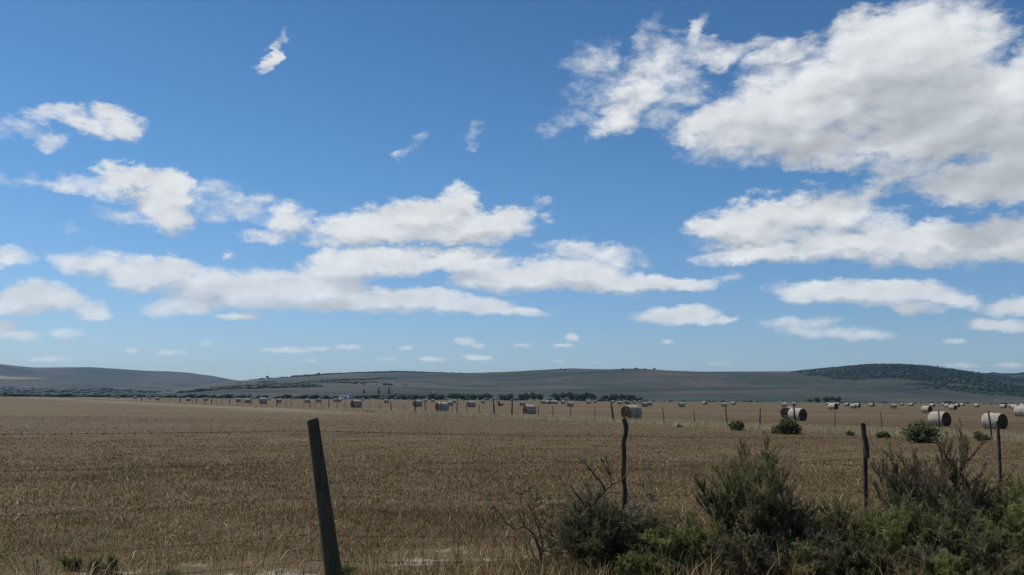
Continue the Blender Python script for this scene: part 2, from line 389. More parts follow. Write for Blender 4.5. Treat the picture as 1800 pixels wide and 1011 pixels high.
right_hill = ridge("hills", "rounded hill with dark forest cap on the right", [(1180, 700), (1260, 682), (1330, 665), (1380, 654), (1450, 647.5), (1530, 640), (1570, 639.5), (1620, 642), (1680, 650), (1720, 656), (1800, 668), (1900, 680), (2050, 690), (2200, 692)],
    1000, 3200, 3900, H2, 41, 1.0,
    lambda A, t, z: 0.80*sig(t-(0.33+0.42*np.clip((0.38-A)/0.07, 0, 1)-0.1*np.clip((A-0.42)/0.1, 0, 1)), 0.03)*sig(A-0.30, 0.01),
    lambda A, t: 0.5*box(A, 1500, 2300, 30)*(np.exp(-((t-0.50)/0.05)**2)+0.6*np.exp(-((t-0.3)/0.03)**2)))

# distant woods: one mass of crowns on the hills nobody could count
def ico():
    p = (1+5**0.5)/2
    v = np.array([(-1,p,0),(1,p,0),(-1,-p,0),(1,-p,0),(0,-1,p),(0,1,p),(0,-1,-p),(0,1,-p),(p,0,-1),(p,0,1),(-p,0,-1),(-p,0,1)], float)
    v /= np.linalg.norm(v[0])
    f = np.array([(0,11,5),(0,5,1),(0,1,7),(0,7,10),(0,10,11),(1,5,9),(5,11,4),(11,10,2),(10,7,6),(7,1,8),(3,9,4),(3,4,2),(3,2,6),(3,6,8),(3,8,9),(4,9,5),(2,4,11),(6,2,10),(8,6,7),(9,8,1)])
    return v, f
IV, IF = ico()
rng = np.random.default_rng(7)
def leaf_mat(name, a, b, trans=0.25, dry=None):
    m = NT(name); v = m.attr('shade')
    c = m.mix(v, a, b)
    if dry: c = m.mix(m.step(m.noise(m.pos(), 3.0, 3), 0.52, 0.68, 0, 0.6), c, dry)
    m.col(c); m.b.inputs['Roughness'].default_value = 0.7
    if trans: m.translucent(c, trans)
    return m.m
M_wood = leaf_mat("far_woodland_leaves", (0.020, 0.033, 0.018), (0.028, 0.043, 0.023), 0)
def blobs(cx, cy, cz, rx, rz, seed):
    g = np.random.default_rng(seed); n = len(cx)
    V = IV[None]*(1+g.uniform(-0.3, 0.35, (n, 12, 1)))*np.stack([rx, rx, rz], -1)[:, None]
    V = V+np.stack([cx, cy, cz], -1)[:, None]
    Fc = IF[None]+(np.arange(n)*12)[:, None, None]
    sh = np.repeat(g.uniform(0, 1, n), 12)
    return V.reshape(-1, 3), Fc.reshape(-1, 3), sh
def woods(hill, n, size, seed, thr=0.5):
    Xh, Yh, Zh, fo, A, T = hill
    g = np.random.default_rng(seed)
    w = np.clip(fo+0.7*(vnoise(Xh, Yh, seed, 110)-0.5)+0.5*(vnoise(Xh, Yh, seed+9, 40)-0.5)-thr, 0, 1); w[T > 1.05] = 0
    w = (w/w.sum()).ravel(); idx = g.choice(len(w), n, p=w)
    x = Xh.ravel()[idx]+g.normal(0, 8, n); y = Yh.ravel()[idx]+g.normal(0, 12, n); z = Zh.ravel()[idx]
    r = size*g.uniform(0.5, 1.3, n)
    return blobs(x, y, z+r*0.25, r*1.8, r*g.uniform(0.32, 0.6, n), seed)
for hill, n, size, sd, lab in ((mid_ridge, 6000, 3.0, 3, "dark woodland along the crest and slope of the brown middle hill"),
                         (right_hill, 26000, 2.0, 4, "dark forest capping the rounded hill on the right"),
                         (far_ridge, 1500, 7.0, 6, "low woodland at the foot of the blue hill on the left"),
                         (far_right, 1200, 7.0, 8, "forest on the ridge at the far right edge")):
    v, f, s = woods(hill, n, size, sd)
    tag(link("woodland", mesh_from(v, f, "woodland", M_wood, {'shade': s}, smooth=True)), lab, "woodland", kind='stuff')

# low scrub belt at the foot of the hills
g = np.random.default_rng(90); n = 1700
pxs = np.concatenate([g.uniform(-200, 640, 1100), g.uniform(640, 1140, 260), g.uniform(1100, 2050, 340)])
dd = g.uniform(780, 1500, n); k = (pxs-900)/F
hh = np.where(pxs < 640, g.uniform(0.8, 3.4, n), np.where(pxs < 1140, g.uniform(0.8, 2.6, n), g.uniform(0.6, 1.7, n)))
v, f, s = blobs(k*dd, dd, hh*0.3, hh*1.8, hh, 91)
tag(link("scrub", mesh_from(v, f, "scrub", M_wood, {'shade': s}, smooth=True)), "low dark green scrub band where the field ends", "scrub", kind='stuff')
# light track on the right hill and a pale field edge
def at_hill(px, py, hill):
    Xh, Yh, Zh, fo, A, T = hill; a, e = elev(px, py)
    i = int(np.clip(np.searchsorted(A[:, 0], a), 0, A.shape[0]-1))
    el = (Zh[i]-EYE)/np.hypot(Xh[i], Yh[i]); j = int(np.argmax(el >= e)) if (el >= e).any() else int(np.argmax(el))
    return Vector((Xh[i, j], Yh[i, j], Zh[i, j]))
m = NT("pale_track_gravel"); m.col(m.mix(m.noise(m.pos(), 0.3, 4), (0.3, 0.28, 0.22), (0.5, 0.46, 0.38))); M_track = m.m
tp = [at_hill(1480+i*0.9, 694-i*0.85, right_hill)+Vector((0, 0, 1.0)) for i in range(13)]
tv = []; tf = []
for i, p in enumerate(tp):
    w = 2.2; tv += [p-Vector((w, 0, 0)), p+Vector((w, 0, 0)), p+Vector((w, 0, -3)), p-Vector((w, 0, 3))]
    if i: a = 4*(i-1); tf += [(a, a+1, a+5, a+4), (a+1, a+2, a+6, a+5), (a+3, a, a+4, a+7)]
tag(link("track", mesh_from([tuple(q) for q in tv], np.array(tf), "track", M_track)), "pale farm track climbing the right hill", kind='structure')

# ---------------------------------------------------------------- distant trees
m = NT("distant_bark"); m.col((0.05, 0.04, 0.03)); M_fbark = m.m
M_tree = leaf_mat("tree_leaves", (0.035, 0.052, 0.026), (0.10, 0.125, 0.055), 0.3)
def tree_protos():
    out = []
    for k in range(5):
        g = np.random.default_rng(200+k); conical = (k == 4)
        nL = 7 if not conical else 5
        if conical: lc = np.array([(0, 0, 0.25+0.16*i, 0.30-0.045*i, 0.16) for i in range(5)])
        else: lc = np.array([(g.uniform(-.32, .32), g.uniform(-.32, .32), g.uniform(.35, .72), g.uniform(.22, .34), g.uniform(.18, .27)) for _ in range(nL)])
        vs = []; fs = []; sh = []; o = 0
        for (x, y, z, r, rz) in lc:
            n = 130; d = g.normal(size=(n, 3)); d /= np.linalg.norm(d, axis=1)[:, None]
            rr = g.uniform(0.72, 1.08, n)[:, None]; c = np.array([x, y, z])+d*rr*[r, r, rz]
            t1 = np.cross(d, g.normal(size=(n, 3))); t1 /= np.linalg.norm(t1, axis=1)[:, None]; t2 = np.cross(d, t1)
            t1 += d*g.uniform(-.5, .5, (n, 1)); s_ = g.uniform(.035, .075, (n, 1))
            q = np.stack([c-t1*s_, c+t2*s_*.8, c+t1*s_, c-t2*s_*.8], 1)
            vs.append(q.reshape(-1, 3)); fs.append((np.arange(n*4).reshape(-1, 4))+o); o += n*4; sh.append(np.repeat(g.uniform(0, 1, n), 4))
        crown = mesh_from(np.vstack(vs), np.vstack(fs), "tree_crown", M_tree, {'shade': np.concatenate(sh)})
        a = np.linspace(0, 2*math.pi, 7)[:-1]
        rings = [(0, .045), (.2, .032), (.5, .02)]
        tvv = np.array([(r*math.cos(q), r*math.sin(q), z) for z, r in rings for q in a]); tff = []
        for i in range(2):
            for j in range(6): tff.append((i*6+j, i*6+(j+1) % 6, i*6+6+(j+1) % 6, i*6+6+j))
        for q in (0.6, 2.4, 4.4):
            b = len(tvv); d = np.array([math.cos(q), math.sin(q), 0]); e = np.array([-d[1], d[0], 0])*.012
            tvv = np.vstack([tvv, [0, 0, .2]-e, [0, 0, .2]+e, d*.22+[0, 0, .5]+e*.4, d*.22+[0, 0, .5]-e*.4]); tff.append((b, b+1, b+2, b+3))
        out.append((crown, mesh_from(tvv, np.array(tff), "tree_trunk", M_fbark)))
    return out
TP = tree_protos()
ordw = ["first", "second", "third", "fourth", "fifth", "sixth", "seventh", "eighth", "ninth", "tenth", "eleventh", "twelfth", "thirteenth", "fourteenth", "fifteenth", "sixteenth", "seventeenth", "eighteenth", "nineteenth", "twentieth"]
def ordinal(i):
    if i < 20: return ordw[i]
    return ["twenty", "thirty", "forty"][(i+1)//10-2]+("-"+ordw[(i+1) % 10-1] if (i+1) % 10 else "")  if (i+1) % 10 else ["", "", "twentieth", "thirtieth", "fortieth"][(i+1)//10]
def tree(px, top, w, y, kind, label, group, basez=0.0, h=None):
    p = pt(px, top, y); H = h if h else p.z-basez
    o = empty("tree", (p.x, y, p.z-H), random.uniform(0, 6.28))
    tag(o, label, "tree", group)
    s = w*y/F
    cr, tr = TP[kind]
    for nm, me in (("crown", cr), ("trunk", tr)):
        c = link(nm, me, o); c.scale = (s/1.15, s/1.15, H/0.97)
random.seed(5)
BELT = [("left end of the dark tree belt left of the hedge-like row", []),]
belts = {
 "in olive belt behind bales left of centre": [(628, 694, 22), (644, 693, 24), (660, 692, 22), (676, 693, 24), (692, 692, 26), (708, 692, 24), (724, 691, 26), (741, 692, 26), (757, 690, 24), (773, 692, 24)],
 "in dense dark row with flat top": [(797, 688.5, 24), (813, 691, 20), (827, 690, 22), (842, 690.5, 22), (857, 689.5, 20)],
 "in small clump between two belt gaps": [(884, 691.5, 16), (896, 691, 15)],
 "in tall dark clump behind centre bales": [(916, 691, 16), (927, 690, 18), (939, 688.5, 18), (950, 691, 14)],
 "in widest clump right of centre": [(975, 690, 18), (988, 688.5, 18), (1001, 688, 20), (1014, 689.5, 18), (1028, 688.5, 20), (1040, 690.5, 16)],
 "in low green clump ending the belt": [(1064, 693, 18), (1078, 691, 20), (1093, 691, 20), (1106, 692, 18), (1122, 697, 18)],
 "in low dark clump below pale track": [(1424, 700, 14), (1437, 697.5, 16), (1450, 697, 16), (1462, 695.5, 16), (1472, 696, 12)],
 "in dark clump at field's left edge": [(4, 689, 22), (20, 690, 22), (36, 691, 22), (52, 692, 20), (66, 692, 18)],
}
for where, lst in belts.items():
    for i, (px, top, w) in enumerate(lst):
        tree(px, top, w*1.15, random.uniform(760, 860), random.randrange(4), "dark bushy tree, %s from left %s" % (ordinal(i), where), "trees beyond the field")
for i, (px, top, base) in enumerate([(666, 682, 694), (684, 681, 694), (640, 684, 693)]):
    q = at_hill(px, base, mid_ridge); hgt = (base-top)*q.y/F
    tree(px, top, 8, q.y, 4, "lone dark pointed tree on the slope above the belt, %s from the left" % ["middle one", "rightmost", "first"][i], "pointed trees on the slope", h=hgt)
for i, (px, top, base) in enumerate([(1095, 646.5, 651), (1118, 646, 651), (1133, 647, 651), (1150, 646.5, 651), (985, 647, 652), (993, 647.5, 652), (470, 660, 666), (560, 654, 660)]):
    q = at_hill(px, base, mid_ridge); hgt = (base-top)*q.y/F
    tree(px, top, 6, q.y, random.randrange(4), "tiny tree on the middle hill crest, %s" % ["leftmost of the four right of centre", "second of the four right of centre", "third of the four right of centre", "rightmost of the four right of centre", "left of the pair near the highest point", "right of the pair near the highest point", "far left where the crest starts to rise", "alone left of the crest woodland middle"][i], "trees on the crest", h=hgt)

# farm buildings in the valley
m = NT("whitewashed_wall"); m.col(m.mix(m.noise(m.pos(), 0.8, 4), (0.55, 0.54, 0.5), (0.72, 0.71, 0.68))); M_white = m.m
m = NT("grey_sheet_roof"); m.col(m.mix(m.noise(m.pos(), 1.5, 4), (0.22, 0.22, 0.22), (0.4, 0.4, 0.39))); M_roof = m.m
m = NT("dark_window_glass"); m.col((0.03, 0.035, 0.04)); m.b.inputs['Roughness'].default_value = 0.15; M_win = m.m
def bxm(x0, x1, y0, y1, z0, z1):
    v = [(x, y, z) for z in (z0, z1) for x, y in ((x0, y0), (x1, y0), (x1, y1), (x0, y1))]
    return v, [(3, 2, 1, 0), (4, 5, 6, 7), (0, 1, 5, 4), (1, 2, 6, 5), (2, 3, 7, 6), (3, 0, 4, 7)]
def house(px, top, base, wpx, y, label, rz=0.2):
    q = pt(px, top, y); b = pt(px, base, y); H = q.z-b.z; w = wpx*y/F; dp = w*0.6; wh = H*0.66
    o = empty("farmhouse", (b.x, y, b.z), rz); tag(o, label, "farmhouse", "white farm buildings")
    v, f = bxm(-w/2, w/2, -dp/2, dp/2, -3, wh)
    nv = len(v); v += [(-w/2, 0, H), (w/2, 0, H)]
    f2 = [tuple(x) for x in f]
    link("wall", mesh_from(v, [np.array(f2), np.array([(7, 4, nv), (5, 6, nv+1)])], "farmhouse_wall", M_white), o)
    e = 0.3; rv = [(-w/2-e, -dp/2-e, wh-.1), (w/2+e, -dp/2-e, wh-.1), (w/2+e, 0, H+.12), (-w/2-e, 0, H+.12), (w/2+e, dp/2+e, wh-.1), (-w/2-e, dp/2+e, wh-.1)]
    rv += [(x, yy, z+.15) for x, yy, z in rv]
    rf = [(0, 1, 2, 3), (3, 2, 4, 5), (6, 7, 8, 9), (9, 8, 10, 11), (0, 1, 7, 6), (5, 4, 10, 11), (1, 2, 8, 7), (2, 4, 10, 8), (0, 3, 9, 6), (3, 5, 11, 9)]
    link("roof", mesh_from(rv, np.array(rf), "farmhouse_roof", M_roof), o)
    for k in (-0.28, 0.28):
        v, f = bxm(w*k-.5, w*k+.5, -dp/2-.03, -dp/2+.02, wh*.35, wh*.75); link("window", mesh_from(v, np.array(f), "farmhouse_window", M_win), o)
    v, f = bxm(-.45, .45, -dp/2-.03, -dp/2+.02, 0, wh*.72); link("door", mesh_from(v, np.array(f), "farmhouse_door", M_win), o)
house(603, 695.5, 705, 11, 740, "low white farmhouse, left and nearer of the two below the wooded slope", 0.5)
house(614, 692.5, 702, 9, 780, "white farmhouse, right and higher of the two below the wooded slope", -0.2)
house(763, 688, 693, 7, 1080, "small pale farmhouse on the slope above the tree belt", 0.1)

# ---------------------------------------------------------------- hay bales
m = NT("bale_net_wrap"); O = m.obj()
rr = m.noise(m.scale(O, (7, 1.2, 1.2)), 3.0, 5, 0.65); f1 = m.noise(O, 30, 5, 0.7)
oi = m.add('ShaderNodeObjectInfo').outputs['Random']
c = m.mix(m.step(rr, 0.38, 0.62), (0.25, 0.215, 0.165), (0.56, 0.515, 0.435))
c = m.mix(m.step(f1, 0.52, 0.75, 0, 0.55), c, (0.27, 0.21, 0.13))
c = m.mix(m.math('MULTIPLY', oi, 0.5), c, (0.30, 0.26, 0.20))
c = m.mix(m.step(m.noise(O, 2.2, 4, 0.6), 0.5, 0.7, 0, 0.5), c, (0.24, 0.19, 0.13))
m.col(c); m.bump(m.math('ADD', rr, f1), 0.7, 0.03); M_wrap = m.m
m = NT("bale_straw_end"); O = m.obj()
yz = m.add('ShaderNodeVectorMath', operation='LENGTH'); m.l.new(m.scale(O, (0, 1, 1)), yz.inputs[0])
sp = m.math('ADD', m.math('MULTIPLY', yz.outputs['Value'], 11.0), m.math('MULTIPLY', m.noise(O, 3.5, 4, 0.6), 2.6))
w = m.math('SINE', m.math('MULTIPLY', sp, 6.283))
st = m.noise(m.scale(O, (1, 1, 1)), 26, 6, 0.75)
c = m.mix(m.step(w, -1, 1), (0.085, 0.058, 0.032), (0.27, 0.195, 0.105))
c = m.mix(m.step(st, 0.4, 0.65), c, (0.08, 0.055, 0.03))
m.col(c); m.bump(m.math('ADD', w, m.math('MULTIPLY', st, 3)), 1.0, 0.03); M_end = m.m
def bale_meshes(seed):
    g = np.random.default_rng(seed); ns, nl = 56, 14; r = 0.65; L = 0.66
    th = np.linspace(0, 2*math.pi, ns, endpoint=False); xs = np.linspace(-L, L, nl)
    TH, XS = np.meshgrid(th, xs, indexing='ij')
    rr = r*(1+0.012*np.sin(TH*3+seed)+g.normal(0, 0.009, TH.shape)+0.014*np.sin(XS*9+TH*2+seed))
    rr = rr*(1-0.045*(np.abs(XS)/L)**6)
    Yv = rr*np.cos(TH)*1.015; Zv = rr*np.sin(TH); Zv = np.where(Zv < -0.56*r/0.65, -0.56*r/0.65+(Zv+0.56*r/0.65)*0.35, Zv)
    zmin = Zv.min(); Zv = Zv-zmin-0.02
    V = np.stack([XS, Yv, Zv], -1).reshape(-1, 3)
    i = np.arange(ns)[:, None]; j = np.arange(nl-1)[None]; inx = (i+1) % ns
    Fq = np.stack([i*nl+j, inx*nl+j, inx*nl+j+1, i*nl+j+1], -1).reshape(-1, 4)
    V = V-[0, 0, 0.62]
    side = mesh_from(V, Fq, "bale_wrap", M_wrap, smooth=True)
    ends = []
    for sx, col in ((-1, 0), (1, nl-1)):
        rim = np.stack([XS[:, col], Yv[:, col], Zv[:, col]], -1)-[0, 0, 0.62]; cen = rim.mean(0)
        vs = []
        for q, ring in enumerate(np.linspace(1, 0.08, 12)):
            p = cen+(rim-cen)*ring; p = p.copy()
            p[:, 0] += sx*(0.0 if q == 0 else 0.03*math.sin(ring*24+seed)+0.035*(1-ring)); p[:, 0] += (g.normal(0, 0.012, ns) if q else 0)
            vs.append(p)
        V2 = np.vstack(vs+[cen[None]+[[sx*0.03, 0, 0]]]); f4 = []; f3 = []
        for q in range(11):
            for k in range(ns):
                a, b = q*ns+k, q*ns+(k+1) % ns
                f4.append((a, b, b+ns, a+ns) if sx > 0 else (a, a+ns, b+ns, b))
        for k in range(ns): f3.append((11*ns+k, 11*ns+(k+1) % ns, 12*ns))
        # loose straws sticking out
        n = 260; a = g.uniform(0, 6.283, n); q = np.sqrt(g.uniform(0, 1, n))*0.62
        p = np.stack([np.full(n, cen[0]+sx*0.02), np.cos(a)*q, np.sin(a)*q+cen[2]], -1)
        d = np.stack([sx*g.uniform(.3, 1, n), g.normal(0, .8, n), g.normal(0, .8, n)-.3], -1); d /= np.linalg.norm(d, axis=1)[:, None]
        e = np.cross(d, [1, .2, .1])*.006; t = p+d*g.uniform(.04, .11, (n, 1)); b0 = len(V2)
        V2 = np.vstack([V2, np.stack([p-e, p+e, t], 1).reshape(-1, 3)]); f3 = np.vstack([np.array(f3), np.arange(n*3).reshape(-1, 3)+b0])
        ends.append(mesh_from(V2, [np.array(f4), f3], "bale_end", M_end))
    return side, ends
BM = [bale_meshes(s) for s in (1, 2, 3)]
def bale_proto(k):
    o = empty("hay_bale", (0, -50, 0)); side, ends = BM[k]
    for nm, me in (("net_wrap", side), ("straw_end", ends[0]), ("straw_end", ends[1])):
        c = link(nm, me, o); c.location = (0, 0, 0.62)
    return o
# (x centre, top y, base y, turn, size class) in photo pixels; turn > 0 shows the right end, < 0 the left end
B = [
 (190,698,700.5,0),(207,696.3,700,5),(238,696,700,0),(263,696.7,700.5,-5),(277,696,701.7,5),(284,699,701.3,0),(331,697,703.5,0),(361,698,704,5),(366.5,701,703.5,0),
 (393,701.7,704.5,0),(419,698.7,706,-5),(435,698.5,706.7,4),(443,701,704,0),(448.5,701,704,0),(462,698.7,710,-6),(473,701,705,0),(490.5,700,708,-10),(502,705,707.5,0),
 (513.7,702,705.5,0),(520,704,706,0),(540.5,701,708.3,-8),(560,701.7,708.3,-30),(589,703,708.7,-5),(596.5,702,708,-10),(626,702.5,716.7,-30),(638,702.5,706.7,0),(649,704.5,707,0),
 (679,702.5,709.5,-12),(717,704.7,707,0),(721,704.4,707,0),(733.5,703,714.7,-28),(748,702,707.5,-8),(760.5,702,707,-5),(777,706,723.7,-26),(791,705,713,-15),(798.5,703.7,710,-8),
 (806,705,708,0),(813.5,706,708,0),(828.5,704.5,715.5,-25),(849,703,709,-10),(862.5,704.7,708,0),(876.5,703.7,709,0),(880,706.7,713.7,-35),(899,704.7,708,-10),(918.5,706,713,-20),
 (931,711,728,-28),(937,706.7,709,0),(954.5,704.7,711,-22),(963,704.7,711,12),(971,704.7,711,-10),(977,704.7,711,14),(990,704.7,711,-15),(1002.5,706.7,715,-25),
 (1034.5,704,710,-20),(1046,703.7,708.7,-10),(1077,704.5,709,-5),(1089.5,704.5,711,-18),(1098,704.5,709,-15),(1103.5,706.7,713,-28),(1115.5,704.5,709.7,-15),(1124.5,704,708.7,-10),
 (1133.5,707,715,-32),(1141,705.5,713,-30),(1110,711,736.5,-47),(1161.5,707.5,709.5,0),(1166,707.5,709.5,0),(1198.5,707.5,715.5,-30),(1238.5,704,709.7,30),(1273,707.8,715,-18),
 (1289,704,709.7,28),(1311,708,710,0),(1373,704.7,708.7,0),(1379.5,704.7,708.7,10),(1379,708,716,-10),(1396,707.5,713.7,-12),(1388,714,736,-62),(1402,716.5,739,38),(1430,706.7,709.7,0),
 (1455.5,704.7,709.7,10),(1472.5,704.5,710,20),(1464.5,708,720,34),(1488.5,705.5,712,22),(1500,710,718,12),(1507,705,713,30),(1532.5,707,713.7,24),(1526,707.5,710,0),(1538.5,707.8,710,0),
 (1543,708,710,0),(1555,708,709.8,0),(1561.5,708,709.8,0),(1571,709.7,718,-10),(1585.5,705,710,18),(1591,708,710,0),(1601,705.5,711.5,22),(1614.5,708,710,0),(1638.5,705.5,712,20),
 (1645.5,708,710,0),(1657.5,706,710.5,15),(1665,706.7,713.5,22),(1672.5,707.5,710,0),(1682,706,712.5,32),(1691.5,706,711,25),(1675,711,720.3,34),(1629.5,713,725.5,36),(1652,722,748,35),
 (1749,724,752.5,33),(1716.5,707.5,714,20),(1763.5,707.5,715,22),(1772.5,707.5,710,0),(1778,707.5,714,18),(1784.5,709,717.5,28),(1797,706.7,711,20),(1798,712.5,731.7,30),(1797,709,716.5,20)]
HAND = {
 (1110,711): "largest centre round bale, its coiled brown straw end facing left",
 (1388,714): "brown unlit round bale half hidden behind the big bale and green bush",
 (1402,716.5): "round bale with shaded right end standing behind the round green bush",
 (1652,722): "big round bale with shaded right end, just above the tall sprawling bush",
 (1749,724): "big pale round bale behind the thin rightmost pole, shaded right end",
 (1798,712.5): "large pale round bale cut off by the right edge of the photo",
 (777,706): "biggest round bale left of centre, wide pale top, crossed by three fence stakes",
 (931,711): "squat dark round bale with light top just right of the tallest thick far stake",
 (626,702.5): "round bale with tan left end behind a thick stake, right of the leaning post",
 (733.5,703): "round bale with pale left end directly behind a thick dark far stake",
 (1629.5,713): "mid-size round bale behind and left of the big bale above the sprawling bush",
 (1675,711): "mid-size round bale with shaded right end, to the upper right of the big right bale",
 (1464.5,708): "mid-size round bale with shaded right end above the thin stake left of the split post",
 (828.5,704.5): "round bale with tan left end, first one right of the biggest left bale group",
 (462,698.7): "largest dark sided bale left of the leaning post, bright along its top",
}
protos = [bale_proto(k) for k in range(3)]; used = [False]*3
zones = [(-1e9, 549, "left of leaning post"), (549, 902, "between leaning post and tallest far stake"), (902, 1098, "between tallest far stake and crooked post"),
         (1098, 1518, "between crooked and split posts"), (1518, 1755, "between split and rightmost posts"), (1755, 1e9, "right of rightmost near post")]
random.seed(11)
small = {z[2]: [] for z in zones}
for b in B:
    for z in zones:
        if z[0] <= b[0] < z[1]: small[z[2]].append(b)
BALES = []
for q, b in enumerate(B):
    px, top, base, turn = b
    e = eye_y(px); h = base-top
    if base-e > 11: y = EYE*F/(base-e); s = h*y/F/1.27
    else: y = min(1.30*F/h, 600); s = h*y/F/1.27
    k = q % 3
    o = protos[k] if not used[k] else copy_tree(protos[k])
    used[k] = True
    x = (pt(px, base, y)).x
    o.location = (x, y, float(ground_z(x, y)) - 0.02); o.scale = (s, s, s)
    bearing = math.atan2(x, y)
    jitter = R(random.uniform(-6, 6)) if (px, top) not in HAND else 0
    o.rotation_euler = (0, 0, -bearing - R(turn) + jitter)
    if (px, top) in HAND: lab = HAND[(px, top)]
    else:
        for z in zones:
            if b in small[z[2]]:
                lst = sorted(small[z[2]]); i = lst.index(b)
                size = "tiny" if h < 4.5 else "small" if h < 7 else "medium"
                lab = "%s pale hay bale, %s from left %s" % (size, ordinal(i), z[2])
    tag(o, lab, "hay bale", "round hay bales across the far field")
    BALES.append((x, y, s))

# ---------------------------------------------------------------- fences
m = NT("weathered_post_wood"); O = m.obj()
gr = m.noise(m.scale(O, (30, 30, 1.5)), 1.5, 6, 0.7)
c = m.mix(m.step(gr, 0.3, 0.7), (0.040, 0.034, 0.025), (0.13, 0.115, 0.085)); m.col(c); m.bump(gr, 0.8, 0.01); M_post = m.m
m = NT("green_treated_post"); O = m.obj()
gr = m.noise(m.scale(O, (26, 26, 1.2)), 1.5, 6, 0.7); bl = m.noise(O, 6, 4, 0.6)
c = m.mix(m.step(gr, 0.25, 0.75), (0.062, 0.050, 0.026), (0.125, 0.105, 0.060)); c = m.mix(m.step(bl, 0.45, 0.65, 0, 0.5), c, (0.06, 0.05, 0.03)); m.col(c); m.bump(gr, 0.8, 0.012); M_gpost = m.m
m = NT("post_cut_end"); m.col(m.mix(m.noise(m.obj(), 30, 4), (0.16, 0.14, 0.10), (0.30, 0.27, 0.2))); M_cut = m.m
m = NT("dark_crooked_branch"); O = m.obj(); gr = m.noise(m.scale(O, (30, 30, 3)), 1.5, 6, 0.7)
m.col(m.mix(m.step(gr, 0.3, 0.7), (0.030, 0.021, 0.014), (0.105, 0.080, 0.058))); m.bump(gr, 1.0, 0.01); M_crook = m.m
m = NT("rusty_wire"); m.col(m.mix(m.noise(m.pos(), 8, 3), (0.06, 0.043, 0.03), (0.14, 0.09, 0.06))); m.b.inputs['Metallic'].default_value = 0.3; M_wire = m.m
def tube(pts, rads, sides=10, seed=0, rough=0.0, caps=True):
    g = np.random.default_rng(seed); pts = [Vector(p) for p in pts]; vs = []; fs = []; n = len(pts)
    prof = 1+g.normal(0, rough, sides)
    for i, p in enumerate(pts):
        t = (pts[min(i+1, n-1)]-pts[max(i-1, 0)]).normalized(); ref = Vector((0, 1, 0)) if abs(t.y) < 0.9 else Vector((1, 0, 0))
        u = t.cross(ref).normalized(); v = t.cross(u)
        for k in range(sides):
            a = 2*math.pi*k/sides; r = rads[i]*prof[k]*(1+g.normal(0, rough*0.5))
            vs.append(p+u*math.cos(a)*r+v*math.sin(a)*r)
    f4 = [(i*sides+k, i*sides+(k+1) % sides, (i+1)*sides+(k+1) % sides, (i+1)*sides+k) for i in range(n-1) for k in range(sides)]
    f3 = []
    if caps:
        for e, i in ((0, 0), (1, n-1)):
            vs.append(pts[i]); c = len(vs)-1
            f3 += [(c, i*sides+k, i*sides+(k+1) % sides) for k in range(sides)]
    return np.array([tuple(v) for v in vs]), np.array(f4), np.array(f3).reshape(-1, 3)
def local(v, o): return np.asarray(v)-np.array(o)
nf = empty("wire_fence", (NF0.x, NF0.y, 0)); tag(nf, "barbed wire fence on crooked wooden posts between road verge and field", "fence")
NB = np.array([NF0.x, NF0.y, 0])
def nf_y(px):
    k = (px-900)/F; return (NF0.y-NF0.x*nfd.y/nfd.x)/(1-k*nfd.y/nfd.x)
# thick round post
p0 = pt(549.5, 736.5, 8.07); p1 = pt(590, 1035, 8.07)
path = [p1+(p0-p1)*t for t in np.linspace(-0.08, 1, 40)]
v, a, b = tube(path, [0.083-0.030*t for t in np.linspace(0, 1, 40)], 20, 3, 0.02)
me = mesh_from(v-NB, [a, b[:20]], "thick_post", M_gpost, smooth=True)
po = link("fence_post", me, nf); tag(po, "thick round greenish post leaning left")
dirp = (p0-p1).normalized(); capv = [p0+dirp*0.006]; 
u = dirp.cross(Vector((0, 1, 0))).normalized(); w_ = dirp.cross(u)
cv = [tuple(p0+dirp*0.007+(u*math.cos(q)+w_*math.sin(q))*0.051) for q in np.linspace(0, 6.283, 25)[:-1]]+[tuple(p0-dirp*0.01+(u*math.cos(q)+w_*math.sin(q))*0.0545) for q in np.linspace(0, 6.283, 25)[:-1]]+[tuple(p0+dirp*0.009)]
cf = np.array([(k, (k+1) % 24, 48) for k in range(24)]); cq = np.array([(k, k+24, 24+(k+1) % 24, (k+1) % 24) for k in range(24)])
link("cut_end", mesh_from(np.array(cv)-NB, [cf, cq], "cut_end", M_cut), po)
def crook(pxs, y, rads, mat, label, seed):
    P_ = [pt(x, yy, y) for x, yy in pxs]
    # resample
    pts = []; rr = []
    for i in range(len(P_)-1):
        for t in np.linspace(0, 1, 7)[:-1]: pts.append(P_[i].lerp(P_[i+1], t)); rr.append(rads[i]*(1-t)+rads[i+1]*t)
    pts.append(P_[-1]); rr.append(rads[-1])
    sm = [pts[0]]+[(pts[i-1]+pts[i]*2+pts[i+1])/4 for i in range(1, len(pts)-1)]+[pts[-1]]
    v, a, b = tube(sm, rr, 9, seed, 0.09)
    o = link("fence_post", mesh_from(v-NB, [a, b], "fence_post", mat, smooth=True), nf); tag(o, label); return o
crook([(1097, 736), (1101, 750), (1100, 762), (1096, 777), (1097.5, 805), (1095.5, 838), (1097.5, 852), (1099, 864), (1097, 900), (1099, 965)], nf_y(1098), [.022, .028, .025, .026, .025, .027, .022, .026, .026, .03], M_crook, "crooked dark branch used as a post", 5)
sp1 = crook([(1517, 744), (1519, 765), (1523, 785), (1525, 806)], nf_y(1518)-0.04, [.024, .027, .028, .018], M_crook, "short upper branch lashed to the lower one", 6)
crook([(1520.5, 788), (1521, 830), (1521.5, 860), (1523, 905), (1523, 965)], nf_y(1518), [.025, .027, .027, .028, .03], M_crook, "straight lower branch of the split post", 7)
crook([(1753, 741), (1755, 765), (1757, 800), (1758, 828), (1759, 950)], nf_y(1755), [.02, .022, .022, .022, .026], M_crook, "thin dark post at the right", 8)
